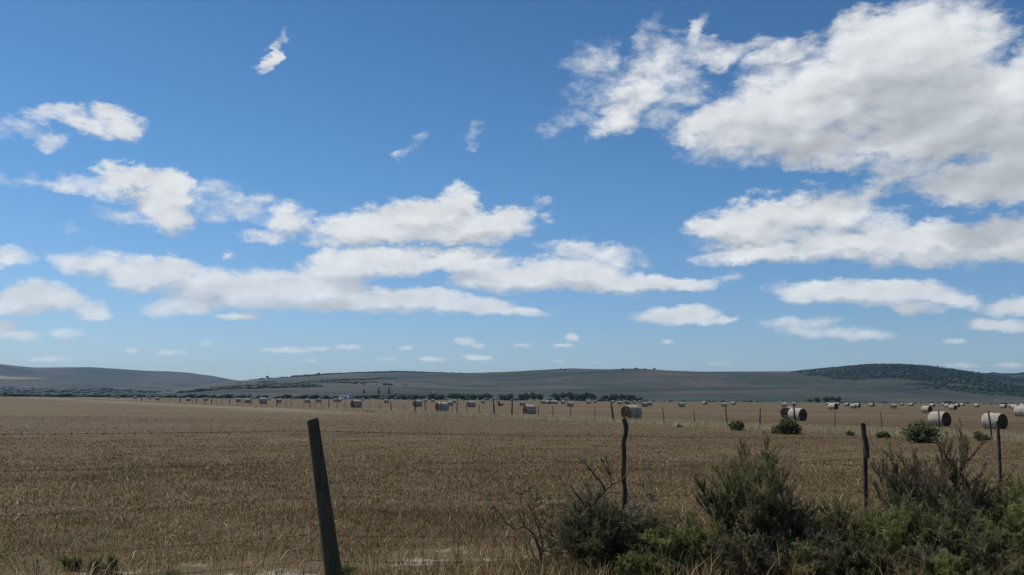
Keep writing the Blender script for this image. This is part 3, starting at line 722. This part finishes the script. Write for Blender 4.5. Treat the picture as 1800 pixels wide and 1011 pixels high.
crook([(-260, 715), (-262, 800), (-266, 1100)], nf_y(-260), [.04, .04, .045], M_post, "plain post beyond the left edge", 9)
crook([(2020, 738), (2022, 800), (2025, 950)], nf_y(2020), [.024, .026, .03], M_crook, "plain post beyond the right edge", 10)
# wires: photo rows at x = -260, 0(sag), 549, 1098, 1518, 1755, 2020
WX = [-260, 549, 1098, 1518, 1755, 2020]
WR = [[763, 757, 767, 769, 769, 771], [832, 810, 811, 808, 806, 806], [918, 872, 873, 852, 846, 846], [985, 940, 935, 908, 900, 898], [1040, 985, 975, 945, 930, 925]]
for wi, row in enumerate(WR):
    pts = []
    for i in range(len(WX)-1):
        a_ = pt(WX[i], row[i], nf_y(WX[i])); b_ = pt(WX[i+1], row[i+1], nf_y(WX[i+1]))
        sag = 0.012+0.008*wi
        for t in np.linspace(0, 1, 25)[:-1]: pts.append(a_.lerp(b_, t)-Vector((0, 0, sag*4*t*(1-t))))
    pts.append(b_)
    v, a, b = tube(pts, [0.0020]*len(pts), 5, wi, 0, False)
    vs = [v]; f4 = [a]; off = len(v)
    g = random.Random(wi)
    # barbs
    L = 0; nxt = 0.05
    for i in range(len(pts)-1):
        sgm = pts[i+1]-pts[i]; ln = sgm.length
        while nxt < L+ln:
            c_ = pts[i]+sgm*((nxt-L)/ln)
            for q in range(2):
                ang = g.uniform(0, 6.28); d = Vector((g.uniform(-.4, .4), math.cos(ang), math.sin(ang))).normalized()*0.016
                bv, ba, bb = tube([c_-d, c_+d], [0.0018, 0.0010], 3, 0, 0, False)
                vs.append(bv); f4.append(ba+off); off += len(bv)
            bv, ba, bb = tube([c_-sgm.normalized()*.007, c_+sgm.normalized()*.007], [0.0042, 0.0042], 5, 0, 0, False)
            vs.append(bv); f4.append(ba+off); off += len(bv)
            nxt += 0.125
        L += ln
    link("barbed_wire", mesh_from(np.vstack(vs)-NB, np.vstack(f4), "barbed_wire", M_wire), nf)

# far fence

FP = [(256, 1), (271, 0), (306, 0), (323, 1), (345, 0), (352, 1), (366, 0), (378, 1), (387, 0), (396, 0), (409, 1), (424, 0), (434, 0), (447, 1), (465, 0), (475, 0), (492, 1), (508, 0), (518, 0),
      (539, 0), (550.5, 1), (559, 0), (569.5, 0), (583, 1), (596.5, 0), (611, 0), (625.5, 1), (639, 0), (655, 0), (673, 0), (692.5, 1), (713.5, 0), (732.5, 2), (752.5, 1), (772, 0), (777, 1), (797, 0), (805, 1), (824, 0), (846, 0),
      (871.5, 2), (901.5, 2), (922, 0), (947, 0), (973, 0), (1004.5, 0), (1046, 0), (1078.5, 2), (1118.5, 0), (1166, 0), (1220, 0), (1276.5, 1), (1332, 1), (1395.5, 2), (1462, 0), (1546, 0), (1642.5, 1), (1733.5, 1), (1850, 1)]
ff = empty("stock_fence", (0, 82, 0)); tag(ff, "long wire fence of thin stakes crossing the field in front of the bales", "fence")
rnd = random.Random(3); tops = []
for px, kd in FP:
    y = far_fence_y(px); x = (px-900)/F*y; z0 = float(ground_z(x, y))
    hh = {0: 1.22, 1: 1.38, 2: 1.55}[kd]+rnd.uniform(-.08, .08); r = {0: .032, 1: .058, 2: .08}[kd]*max(1.0, y/110)
    if px > 1200: r *= 0.75
    lean = rnd.uniform(-.11, .08) if px not in (1078.5, 692.5, 752.5) else -.14
    pts = [Vector((x, y, z0-.1)), Vector((x+lean*.5*hh+rnd.uniform(-.02, .02), y, z0+hh*.5)), Vector((x+lean*hh, y, z0+hh))]
    v, a, b = tube(pts, [r*1.05, r, r*.85], 7, int(px), 0.06)
    link("stake" if kd == 0 else "fence_post", mesh_from(v-[0, 82, 0], [a, b], "far_stake", M_crook), ff)
    tops.append((x+lean*.8*hh, y, z0, hh))
for hz_ in (1.1, 0.8, 0.5, 0.22):
    pts = [Vector((x, y, z+hz_)) for x, y, z, hh in tops]
    v, a, b = tube(pts, [0.004*max(1, p.y/60) for p in pts], 4, 0, 0, False)
    link("wire", mesh_from(v-[0, 82, 0], a, "far_wire", M_wire), ff)

# ---------------------------------------------------------------- grass
def gmat(name, cols, trans=0.3):
    m = NT(name); v = m.attr('shade')
    r = m.add('ShaderNodeValToRGB'); m.l.new(v, r.inputs[0]); el = r.color_ramp.elements
    el[0].position = 0; el[0].color = (*cols[0], 1); el[1].position = 1; el[1].color = (*cols[-1], 1)
    for i, c in enumerate(cols[1:-1]): e = el.new((i+1)/(len(cols)-1)); e.color = (*c, 1)
    m.col(r.outputs[0]); m.b.inputs['Roughness'].default_value = 0.6
    if trans: m.translucent(r.outputs[0], trans)
    return m.m
M_straw = gmat("dry_straw_blades", [(0.051, 0.029, 0.009), (0.119, 0.073, 0.023), (0.183, 0.120, 0.042), (0.42, 0.315, 0.14), (0.72, 0.59, 0.33)], 0.30)
M_pale = gmat("bleached_grass_blades", [(0.26, 0.20, 0.11), (0.46, 0.37, 0.215), (0.70, 0.59, 0.38)], 0.3)
M_green = gmat("green_grass_blades", [(0.03, 0.042, 0.016), (0.06, 0.085, 0.03), (0.13, 0.14, 0.05)], 0.35)
def blades(x, y, h, w, lean, shade, g):
    """each blade: a bent two-piece strip"""
    n = len(x); z = ground_z(x, y); p = np.stack([x, y, z-0.01], -1)
    a = g.uniform(0, 6.283, n); ld = np.stack([np.cos(a), np.sin(a), np.zeros(n)], -1)
    b = g.uniform(0, 6.283, n); wd = np.stack([np.cos(b), np.sin(b), np.zeros(n)], -1)*(w/2)[:, None]
    mid = p+ld*(h*lean*0.4)[:, None]+np.stack([0*h, 0*h, h*0.6], -1)
    tip = p+ld*(h*lean)[:, None]+np.stack([0*h, 0*h, h*np.sqrt(np.clip(1-(lean*0.6)**2, 0.1, 1))], -1)
    V = np.stack([p-wd, p+wd, mid+wd*.8, mid-wd*.8, tip], 1).reshape(-1, 3)
    o = (np.arange(n)*5)[:, None]
    return V, o+np.array([[0, 1, 2, 3]]), o+np.array([[3, 2, 4]]), np.repeat(shade, 5)
def scatter(rmin, rmax, n, g, amax=40):
    r = np.sqrt(g.uniform(rmin**2, rmax**2, n)); a = np.radians(g.uniform(-amax, amax, n)); return r*np.sin(a), r*np.cos(a)
def build(name, mat, sets, label, cat):
    V = []; A4 = []; A3 = []; S = []; o = 0
    for v, q, t, s in sets: V.append(v); A4.append(q+o); A3.append(t+o); S.append(s); o += len(v)
    tag(link(name, mesh_from(np.vstack(V), [np.vstack(A4), np.vstack(A3)], name, mat, {'shade': np.concatenate(S)})), label, cat, kind='stuff')
def side(x, y): return (x-NF0.x)*nfn.x+(y-NF0.y)*nfn.y      # signed distance from the roadside fence
g = np.random.default_rng(1); sets = []
for rmin, rmax, n, w, h in ((7.4, 14, 150000, .0055, .062), (14, 24, 190000, .009, .06), (24, 42, 150000, .015, .05), (42, 85, 70000, .030, .05)):
    x, y = scatter(rmin, rmax, n, g)
    q = np.exp(g.normal(0, .13, n)*np.where(rmin > 8, 1, .3)); x = x*q; y = y*q
    dens = vnoise(x, y, 21, 0.9)*0.5+vnoise(x, y, 22, 0.28)*0.5
    sdd = side(x, y); bare = np.clip(1.3-np.abs(sdd-1.1)/0.6, 0, 1)
    keep = g.uniform(0, 1, n) < np.clip(0.35+1.1*dens-bare*0.95*(vnoise(x, y, 33, 1.3) > 0.42), 0, 1)
    x, y = x[keep], y[keep]; n = len(x)
    hh = h*g.uniform(.35, 1.5, n)*(0.75+0.5*vnoise(x, y, 23, 0.8)); ww = w*g.uniform(.6, 1.4, n)
    con = 1.0 if rmax < 25 else 0.7 if rmax < 50 else 0.35
    sh = np.clip(.36+con*(g.beta(1.1, 2.6, n)*1.1-.36)+0.16*(vnoise(x, y, 24, 4.0)-.5)+0.22*(vnoise(x, y, 25, 0.4)-.5), 0, 1)
    sets.append(blades(x, y, hh, ww, np.abs(g.normal(.9, .8, n)), sh, g))
build("stubble", M_straw, sets, "short dry brown stubble covering the field", "stubble")
# bleached taller grass along the far fence
g = np.random.default_rng(2); n = 52000
px = g.uniform(-60, 1900, n); yf = np.array([82/(1+(1.84 if k > 0 else 1.59)*k) for k in (px-900)/F])
off = g.normal(0, 1.4, n)*np.clip(yf/70, .8, 3); x = (px-900)/F*yf+off*.866; y = yf+off*.5
keep = (y > 20) & (y < 400) & (vnoise(x, y, 41, 2.0)+g.uniform(-.3, .3, n) > .35); x, y = x[keep], y[keep]; n = len(x); sc_ = np.clip(y/60, .6, 3.5)
build("dry_grass", M_pale, [blades(x, y, g.uniform(.18, .5, n), .014*sc_*g.uniform(.6, 1.4, n), np.abs(g.normal(.3, .3, n)), g.uniform(0, 1, n), g)], "bleached long grass along the far stock fence", "grass")
# longer litter and straw on the verge and under the fence
g = np.random.default_rng(4); n = 26000
x, y = scatter(7.0, 12.5, n, g, 42); sdd = side(x, y)
keep = (sdd < 1.2+g.normal(0, .35, n)) & (vnoise(x, y, 51, .5)+g.uniform(-.3, .3, n) > .42); x, y = x[keep], y[keep]; n = len(x)
build("verge_grass", M_straw, [blades(x, y, g.uniform(.06, .34, n), .006*g.uniform(.6, 1.5, n), np.abs(g.normal(.6, .5, n)), np.clip(g.beta(2, 2, n)+.1, 0, 1), g)], "tangled dry grass on the near verge under the wires", "grass")
# tall single straws standing out of the stubble
g = np.random.default_rng(5); n = 1300
x, y = scatter(7.6, 26, n, g); 
build("tall_straws", M_pale, [blades(x, y, g.uniform(.12, .24, n), .008*(y/9)**.8*g.uniform(.6, 1.2, n), np.abs(g.normal(.7, .5, n)), g.uniform(0, 1, n), g)], "scattered taller pale straws standing in the stubble", "grass")

# ---------------------------------------------------------------- shrubs
m = NT("shrub_bark"); n_ = m.noise(m.pos(), 25, 4); m.col(m.mix(m.step(n_, .3, .7), (0.060, 0.040, 0.025), (0.18, 0.135, 0.09))); M_bark = m.m
m = NT("bleached_twig_bark"); n_ = m.noise(m.pos(), 25, 4); m.col(m.mix(m.step(n_, .3, .7), (0.19, 0.15, 0.105), (0.46, 0.39, 0.29))); M_pbark = m.m
M_need = leaf_mat("heath_needles_dark", (0.060, 0.060, 0.028), (0.40, 0.37, 0.18), 0.48, (0.15, 0.11, 0.07))
M_need_g = leaf_mat("fresh_green_needles", (0.065, 0.080, 0.028), (0.42, 0.43, 0.16), 0.48, (0.13, 0.12, 0.055))
M_leaf = leaf_mat("broad_bush_leaves", (0.07, 0.08, 0.038), (0.29, 0.30, 0.15), 0.45)
M_grey = leaf_mat("grey_green_leaves", (0.055, 0.062, 0.04), (0.2, 0.21, 0.15), 0.25)
M_need_b = leaf_mat("russet_needles", (0.060, 0.048, 0.028), (0.28, 0.235, 0.14), 0.4, (0.10, 0.10, 0.05))
M_dark = leaf_mat("sombre_olive_needles", (0.050, 0.048, 0.026), (0.27, 0.245, 0.135), 0.35, (0.12, 0.095, 0.065))
def grow(g, p, d, L, r, lv, maxlv, segs, wig, kids, spread, up, gravity=0.0):
    n = 5; pts = [p]
    for i in range(n):
        d = (d+Vector((g.gauss(0, wig), g.gauss(0, wig), g.gauss(0, wig)+up))).normalized()
        q = pts[-1]+d*(L/n); r2 = r*(1-0.45/n*(i+1)) 
        segs.append((pts[-1], q, r*(1-0.45/n*i), r2, lv)); pts.append(q)
        if lv < maxlv and i >= (1 if lv else 1):
            for _ in range(kids if i == n-1 else max(1, kids-1)):
                if g.random() < 0.25: continue
                a = Vector((g.gauss(0, 1), g.gauss(0, 1), g.gauss(0, 0.6))); a = (a-a.dot(d)*d).normalized()
                grow(g, q, (d+a*spread*g.uniform(.6, 1.4)).normalized(), L*g.uniform(.45, .72), r2*.62, lv+1, maxlv, segs, wig, kids, spread, up)
def seg_mesh(segs, name, mat, base):
    P0 = np.array([s[0] for s in segs]); P1 = np.array([s[1] for s in segs]); r0 = np.array([s[2] for s in segs]); r1 = np.array([s[3] for s in segs])
    d = P1-P0; d /= np.linalg.norm(d, axis=1)[:, None]+1e-9
    u = np.cross(d, [0.31, 0.2, 0.93]); u /= np.linalg.norm(u, axis=1)[:, None]+1e-9; v = np.cross(d, u)
    V = []
    for P_, r in ((P0, r0), (P1, r1)):
        for k in range(4):
            a = k*math.pi/2; V.append(P_+(u*math.cos(a)+v*math.sin(a))*r[:, None])
    V = np.stack(V, 1); n = len(segs); o = (np.arange(n)*8)[:, None]
    f = np.concatenate([o+np.array([[k, (k+1) % 4, 4+(k+1) % 4, 4+k]]) for k in range(4)])
    return mesh_from(V.reshape(-1, 3)-np.array(base), f, name, mat)
def needles(segs, lvmin, dens, ln, wd, seed, name, mat, base, broad=False, ang=0.8, cap=60000, keepf=None):
    g = np.random.default_rng(seed); S = [s for s in segs if s[4] >= lvmin]
    P0 = np.array([s[0] for s in S]); P1 = np.array([s[1] for s in S]); L = np.linalg.norm(P1-P0, axis=1)
    n = int(min(cap, L.sum()*dens)); idx = g.choice(len(S), n, p=L/L.sum()); t = g.uniform(0, 1, (n, 1))
    c = P0[idx]*(1-t)+P1[idx]*t; d = (P1-P0)[idx]; d /= np.linalg.norm(d, axis=1)[:, None]
    e = g.normal(size=(n, 3)); e -= (e*d).sum(1)[:, None]*d; e /= np.linalg.norm(e, axis=1)[:, None]
    dr = d+e*ang*g.uniform(.4, 1.5, (n, 1)); dr /= np.linalg.norm(dr, axis=1)[:, None]
    s = np.cross(dr, g.normal(size=(n, 3))); s /= np.linalg.norm(s, axis=1)[:, None]
    l = ln*g.uniform(.6, 1.4, (n, 1)); w = wd*g.uniform(.7, 1.3, (n, 1))*.5
    tuft = vnoise(c[:, 0]*1.0+c[:, 2], c[:, 1]+c[:, 2]*1.3, seed, 0.12)
    sh = np.clip(g.uniform(0, .5, n)+.95*tuft-.22, 0, 1)
    if broad:
        V = np.stack([c, c+dr*l*.5+s*w, c+dr*l, c+dr*l*.5-s*w], 1); F_ = np.arange(n*4).reshape(-1, 4); sh = np.repeat(sh, 4)
    else:
        V = np.stack([c-s*w, c+s*w, c+dr*l], 1); F_ = np.arange(n*3).reshape(-1, 3); sh = np.repeat(sh, 3)
    return mesh_from(V.reshape(-1, 3)-np.array(base), F_, name, mat, {'shade': sh})
def shrub(name, label, group, base, H, W, stems, seed, maxlv=3, wig=.16, kids=2, spread=.45, up=.05, r=.012, bark=None, leaf=None, dens=2500, ln=.018, wd=.005, lvmin=1, broad=False, lean=(0, 0), cap=60000, ang=.8, cat="shrub", first=0.55, y_thin=0.7):
    g = random.Random(seed); segs = []; base = Vector(base)
    for i in range(stems):
        a = g.uniform(0, 6.283); k = math.sqrt(g.uniform(0.02, 1)); dx, dy = math.cos(a)*k, math.sin(a)*k*y_thin
        p = base+Vector((dx*W*.12, dy*W*.12, -0.03)); d = Vector((dx*W/2+lean[0], dy*W/2+lean[1], H)).normalized()
        grow(g, p, d, H*first*g.uniform(.8, 1.15)*(1-0.25*k), r*g.uniform(.6, 1.1), 0, maxlv, segs, wig, kids, spread, up)
    o = empty(name, base); tag(o, label, cat, group)
    link("branches", seg_mesh(segs, name+"_branches", bark or M_bark, base), o)
    if leaf: link("foliage", needles(segs, lvmin, dens, ln, wd, seed, name+"_foliage", leaf, base, broad, ang, cap), o)
    return segs
def G(px, y): return Vector(((px-900)/F*y, y, float(ground_z((px-900)/F*y, y))))
def Hpx(px, top, y): return pt(px, top, y).z-float(ground_z((px-900)/F*y, y))
FG = "heath shrubs along the roadside fence"
def fshrub(px, top, wpx, y, seed, label, **kw):
    shrub("shrub", label, FG, G(px, y), Hpx(px, top, y), wpx*y/F, kw.pop('stems', 12), seed, **kw)
# bare twiggy one
def twigs(label, y, lines, px0, base, mat, seed, r0=.011, leafm=None):
    """bare branches laid out limb by limb; each line is a list of photo points from the thick end to the tip"""
    g = random.Random(seed); segs = []; B0 = G(px0, y)
    for ln, th in lines:
        off = g.uniform(-.12, .12); P_ = [pt(850+a/3.474, 720+b/3.474, y+off*k/len(ln)) for k, (a, b) in enumerate(ln)]
        pts = []
        for k in range(len(P_)-1):
            for t in (0, .33, .66): pts.append(P_[k].lerp(P_[k+1], t)+Vector((g.gauss(0, .004), g.gauss(0, .006), g.gauss(0, .004))))
        pts.append(P_[-1]); n = len(pts)
        for k in range(n-1):
            ra = r0*th*(1-.75*k/(n-1)); rb = r0*th*(1-.75*(k+1)/(n-1)); segs.append((pts[k], pts[k+1], ra, rb, 1))
        for k in range(2, n):
            if g.random() < .55:
                d = (pts[k]-pts[k-1]).normalized(); a = Vector((g.gauss(0, 1), g.gauss(0, 1), g.gauss(0, 1))); a = (a-a.dot(d)*d).normalized()
                grow(g, pts[k], (d+a*.7).normalized(), g.uniform(.06, .16), r0*.28, 2, 3, segs, .18, 1, .5, .05)
    o = empty("shrub", B0); tag(o, label, "shrub", FG)
    link("branches", seg_mesh(segs, "bare_branches", mat, B0), o)
    if leafm: link("foliage", needles(segs, 3, 45, .03, .014, seed, "sparse_foliage", leafm, B0, True, .9, 900), o)
L1 = [([(345, 960), (345, 870), (320, 800), (300, 750), (250, 715), (190, 730), (140, 690), (75, 610), (62, 585)], 1.3), ([(250, 715), (215, 640), (185, 575)], .7), ([(250, 715), (240, 600), (225, 560)], .6),
      ([(350, 950), (360, 830), (345, 750), (330, 710), (300, 650), (270, 570)], 1.1), ([(330, 710), (375, 685), (345, 620), (320, 560)], .8), ([(375, 685), (425, 650), (440, 620)], .45), ([(340, 690), (305, 600), (300, 555)], .5),
      ([(330, 940), (280, 830), (285, 780), (310, 745)], .8), ([(320, 950), (265, 880), (262, 830), (240, 790)], .5), ([(140, 690), (110, 690), (70, 700)], .35), ([(190, 730), (150, 650), (130, 600)], .5)]
twigs("leafless twiggy shrub with dark bare branches, leftmost of the roadside shrubs", 9.15, L1, 948, 0, M_bark, 21, leafm=M_grey)
# dark bush with grey dead branches
fshrub(1062, 850, 190, 9.2, 23, "dark round bush with grey dead branches in front of the crooked post", stems=30, maxlv=3, wig=.2, spread=.6, dens=2100, leaf=M_need, cap=60000, up=.0, ln=.022, first=.6)
L2 = [([(640, 800), (650, 640), (655, 575), (710, 530), (745, 495), (780, 460), (775, 400), (745, 345), (715, 305)], 1.4), ([(745, 495), (700, 420), (660, 375), (615, 320), (600, 300)], 1.0), ([(660, 375), (660, 320), (652, 275)], .5),
      ([(710, 530), (665, 490), (640, 440)], .5), ([(780, 460), (840, 435), (860, 410)], .5), ([(775, 400), (765, 340), (740, 300)], .5), ([(640, 620), (570, 515), (545, 480), (510, 455), (480, 458)], .8), ([(510, 455), (505, 425)], .4)]
twigs("tall curving bare branches rising out of the dark round bush", 8.95, L2, 1055, 0, M_bark, 24, .013)
L3 = [([(940, 760), (1000, 590), (1030, 550), (980, 490), (970, 430)], .9), ([(980, 490), (1010, 420)], .5), ([(960, 640), (910, 540), (900, 480)], .6), ([(700, 770), (780, 710), (870, 690), (920, 740), (960, 790), (1015, 835)], .9),
      ([(870, 690), (930, 780), (980, 850)], .7), ([(560, 790), (620, 805), (680, 800), (740, 755), (790, 705)], 1.0), ([(590, 660), (620, 620), (690, 580)], .7), ([(880, 680), (950, 610), (1005, 570)], .7), ([(900, 700), (940, 700), (965, 760)], .5)]
twigs("bleached grey dead branches tangled over the right side of the dark round bush", 8.85, L3, 1110, 0, M_pbark, 25, .010, M_grey)
fshrub(1050, 872, 150, 9.0, 65, "dense dark rounded bush just left of the crooked post", stems=34, maxlv=3, wig=.18, spread=.55, dens=2600, leaf=M_dark, cap=80000, up=.02, ln=.024, first=.55)
fshrub(1115, 880, 110, 9.05, 66, "dense dark rounded bush hiding the foot of the crooked post", stems=26, maxlv=3, wig=.18, spread=.55, dens=2400, leaf=M_dark, cap=60000, up=.02, ln=.024, first=.55)
# green low one
fshrub(1180, 905, 150, 8.7, 26, "low bright green bush between the dark round bush and the tallest one", stems=26, leaf=M_need_g, dens=2600, cap=70000, spread=.5, ln=.026, up=.03)
fshrub(1120, 960, 110, 8.2, 27, "lowest small green bush at the bottom edge near the centre", stems=18, leaf=M_need_g, dens=2500, cap=40000, ln=.022)
# tall dark one
fshrub(1330, 790, 150, 9.0, 28, "tallest dark feathery shrub with tufted plumes, right of centre", stems=17, leaf=M_need, maxlv=3, wig=.14, spread=.42, dens=1700, cap=70000, up=.07, ln=.028, lvmin=2, r=.016, first=.5)
fshrub(1285, 815, 70, 9.0, 29, "narrow dark plume leaning left out of the tallest shrub", stems=6, leaf=M_need, maxlv=3, wig=.09, spread=.3, dens=2600, cap=40000, up=.07, ln=.028, lvmin=1, r=.012, lean=(-.12, 0), first=.5)
fshrub(1322, 766, 62, 9.1, 67, "slender plume standing highest above the tallest shrub", stems=4, leaf=M_need, maxlv=3, wig=.08, spread=.28, dens=2200, cap=16000, up=.08, ln=.028, lvmin=1, r=.012, first=.55)
fshrub(1410, 840, 120, 9.1, 30, "open brownish shrub right of the tallest shrub, bare at the bottom", stems=11, leaf=M_need_b, maxlv=3, wig=.14, spread=.4, dens=1100, cap=30000, up=.06, lvmin=2, r=.013, lean=(.15, 0), first=.5)
fshrub(1475, 880, 110, 9.0, 31, "low green bush in front of the split post", stems=12, leaf=M_need_g, maxlv=3, dens=1700, cap=40000, lvmin=2, spread=.45)
# broom-like
fshrub(1590, 790, 170, 9.1, 32, "wide brown broom-like shrub fanning out right of the split post", stems=16, leaf=M_need_b, maxlv=3, wig=.1, spread=.36, dens=1300, cap=60000, up=.05, lvmin=2, r=.014, lean=(-.1, 0), ln=.026, first=.5, bark=M_pbark)
fshrub(1655, 762, 120, 9.4, 33, "upright shrub with brown seed tips below the big right bale", stems=10, leaf=M_need_b, maxlv=3, wig=.1, spread=.34, dens=1300, cap=45000, up=.07, lvmin=2, r=.013, ln=.026, first=.5, bark=M_pbark)
fshrub(1720, 808, 140, 9.2, 34, "tangled brown twigs and green tufts left of the rightmost post", stems=13, leaf=M_need_b, maxlv=3, wig=.16, spread=.4, dens=1100, cap=40000, up=.04, lvmin=2, first=.5, bark=M_pbark)
# green mass at lower right
for i, (px, top, w, y, lab) in enumerate([
    (1500, 930, 130, 8.2, "dark green bush at the bottom edge below the split post"),
    (1590, 885, 160, 8.5, "green mounded bush at the foot of the broom-like shrub"),
    (1680, 862, 180, 8.4, "large dark green mounded bush at the lower right"),
    (1770, 838, 170, 8.8, "tall green bush against the right edge below the rightmost post"),
    (1640, 960, 150, 7.7, "yellowish green bush at the very bottom below the mounded bush"),
    (1750, 950, 170, 7.8, "dark bush filling the bottom right corner"),
    (1800, 795, 130, 9.4, "feathery bush cut by the right edge, beside the rightmost post"),
    (1400, 950, 120, 8.2, "straggly dark bush at the bottom edge below the tallest shrub")]):
    fshrub(px, top, w, y, 50+i, lab, stems=20, leaf=M_need_g if i in (1, 3, 4, 6) else M_need, maxlv=3, wig=.17, spread=.55, dens=1500, cap=60000, up=.05, ln=.028, lvmin=1, first=.52)
fshrub(1140, 935, 90, 8.6, 61, "bleached dead branch hanging between the round dark bush and the green one", stems=5, maxlv=3, wig=.3, spread=.6, r=.008, bark=M_pbark, first=.5)
fshrub(1620, 905, 110, 7.9, 62, "pale arching dead twigs over the mounded bushes at the lower right", stems=6, maxlv=3, wig=.2, spread=.5, r=.008, bark=M_pbark, first=.5)
fshrub(1345, 860, 130, 8.7, 63, "pale leafless twigs in front of the tallest shrub", stems=7, maxlv=3, wig=.2, spread=.5, r=.008, bark=M_pbark, first=.5)
fshrub(1440, 905, 120, 8.3, 64, "russet twiggy undergrowth left of the split post", stems=12, leaf=M_need_b, maxlv=3, wig=.2, spread=.5, dens=1100, cap=25000, bark=M_pbark, first=.5)
for i, (px, top, w, y, lf, lab) in enumerate([
    (1240, 905, 120, 8.6, M_need_g, "mid green bush left of the foot of the tallest shrub"),
    (1300, 930, 110, 8.3, M_need_b, "low russet bush at the foot of the tallest shrub"),
    (1380, 885, 120, 8.9, M_need, "ragged olive bush just right of the tallest shrub"),
    (1540, 860, 120, 9.0, M_need, "olive bush between the split post and the broom-like shrub"),
    (1690, 800, 100, 9.5, M_need_b, "loose russet plumes between the upright shrub and the tangled twigs")]):
    fshrub(px, top, w, y, 170+i, lab, stems=14, leaf=lf, maxlv=3, wig=.18, spread=.5, dens=1200, cap=35000, lvmin=1, bark=M_pbark if i == 4 else None)
# dry grass growing up through the shrubs
g = np.random.default_rng(6); n = 9000
px = g.uniform(850, 1900, n); y = g.uniform(7.7, 9.9, n); x = (px-900)/F*y
keep = vnoise(x, y, 61, .35)+g.uniform(-.25, .25, n) > .5+.12*(px < 1000); px, x, y = px[keep], x[keep], y[keep]; n = len(x)
build("long_grass", M_straw, [blades(x, y, g.uniform(.12, .5, n)*np.clip((px-780)/400, .3, 1), .006*g.uniform(.6, 1.4, n), np.abs(g.normal(.5, .45, n)), np.clip(g.beta(2, 1.6, n), 0, 1), g)], "tangled dry grass growing up among the roadside shrubs", "grass")
# little green tufts at the left and by the post
for i, (px, top, w, y, lab) in enumerate([(150, 975, 50, 8.75, "small dark green heath tuft, left of the pair at the bottom left"), (212, 975, 62, 8.7, "small yellow green heath tuft, right of the pair at the bottom left"),
    (20, 1000, 70, 8.7, "low dark tuft in the bottom left corner"), (622, 985, 32, 8.4, "green weed at the foot of the thick leaning post"), (330, 1000, 34, 8.5, "tiny green weed on the sand at the bottom left")]):
    shrub("heath_tuft", lab, "green tufts on the sandy verge", G(px, y), Hpx(px, top, y), w*y/F, 12, 70+i, leaf=M_need_g, maxlv=2, dens=600, cap=3000, ln=.04, wd=.005, spread=.55, r=.003, lvmin=0, cat="tuft", first=.7)
shrub("dry_stalk", "single thin dry stalk right of the leaning post", None, G(656, 8.9), Hpx(656, 905, 8.9), .05, 1, 80, maxlv=1, wig=.05, spread=.2, r=.004, leaf=M_grey, dens=60, ln=.02, wd=.004, cat="stalk", first=.95)
# bushes at the far fence
for i, (px, top, base, w, lab, nst, dn) in enumerate([
    (1380, 735, 762, 66, "round leafy green bush in front of the dark-ended bale", 26, 900),
    (1293, 738, 755, 26, "small open green bush left of the round leafy bush", 10, 500),
    (1615, 739, 777, 92, "big sprawling green bush below the bale at the right", 28, 800),
    (1545, 757, 768, 40, "low green weed at the foot of a thin stake", 10, 500),
    (1712, 757, 775, 34, "small brownish weed right of the sprawling bush", 8, 500),
    (1488, 757, 765, 22, "thin brown weed by a stake left of the split post", 6, 300)]):
    y = EYE*F/(base-eye_y(px))
    shrub("bush", lab, "bushes by the far fence", G(px, y), Hpx(px, top, y)*1.05, w*y/F, nst, 100+i, leaf=M_leaf, maxlv=2, wig=.28, spread=.95, dens=dn*.26, cap=9000, ln=.085, wd=.05, broad=True, r=.014, lvmin=0, cat="bush", first=.62, y_thin=1.0)
for i, (px, top, base, w, lab) in enumerate([(505, 711, 715, 22, "low dark weed mound behind the far stakes at left"), (655, 720, 724, 24, "low weed tuft at the base of far stakes"), (1195, 745, 750, 22, "faint green weed by the far stakes right of the crooked post")]):
    y = EYE*F/(base-eye_y(px))
    shrub("weed", lab, "low weeds in the field", G(px, y), Hpx(px, top, y), w*y/F, 9, 130+i, leaf=M_grey, maxlv=1, wig=.2, spread=.8, dens=70, cap=900, ln=.12, wd=.03, broad=True, r=.01, lvmin=0, cat="weed", first=.7, y_thin=1.0)

# ---------------------------------------------------------------- haze
HD = 0.00005
m = bpy.data.materials.new("pale_air"); m.use_nodes = True; nt = m.node_tree; nt.nodes.clear()
pv = nt.nodes.new('ShaderNodeVolumePrincipled'); pv.inputs['Color'].default_value = (0.42, 0.70, 1.0, 1); pv.inputs['Density'].default_value = HD
pv.inputs['Anisotropy'].default_value = 0.2
ou = nt.nodes.new('ShaderNodeOutputMaterial'); nt.links.new(pv.outputs[0], ou.inputs['Volume'])
v, f = bxm(-9500, 9500, -9500, 9500, -2.5, 330)
tag(link("haze", mesh_from(v, np.array(f), "haze", m)), "thin blue air lying over the plain and hills", kind='stuff')
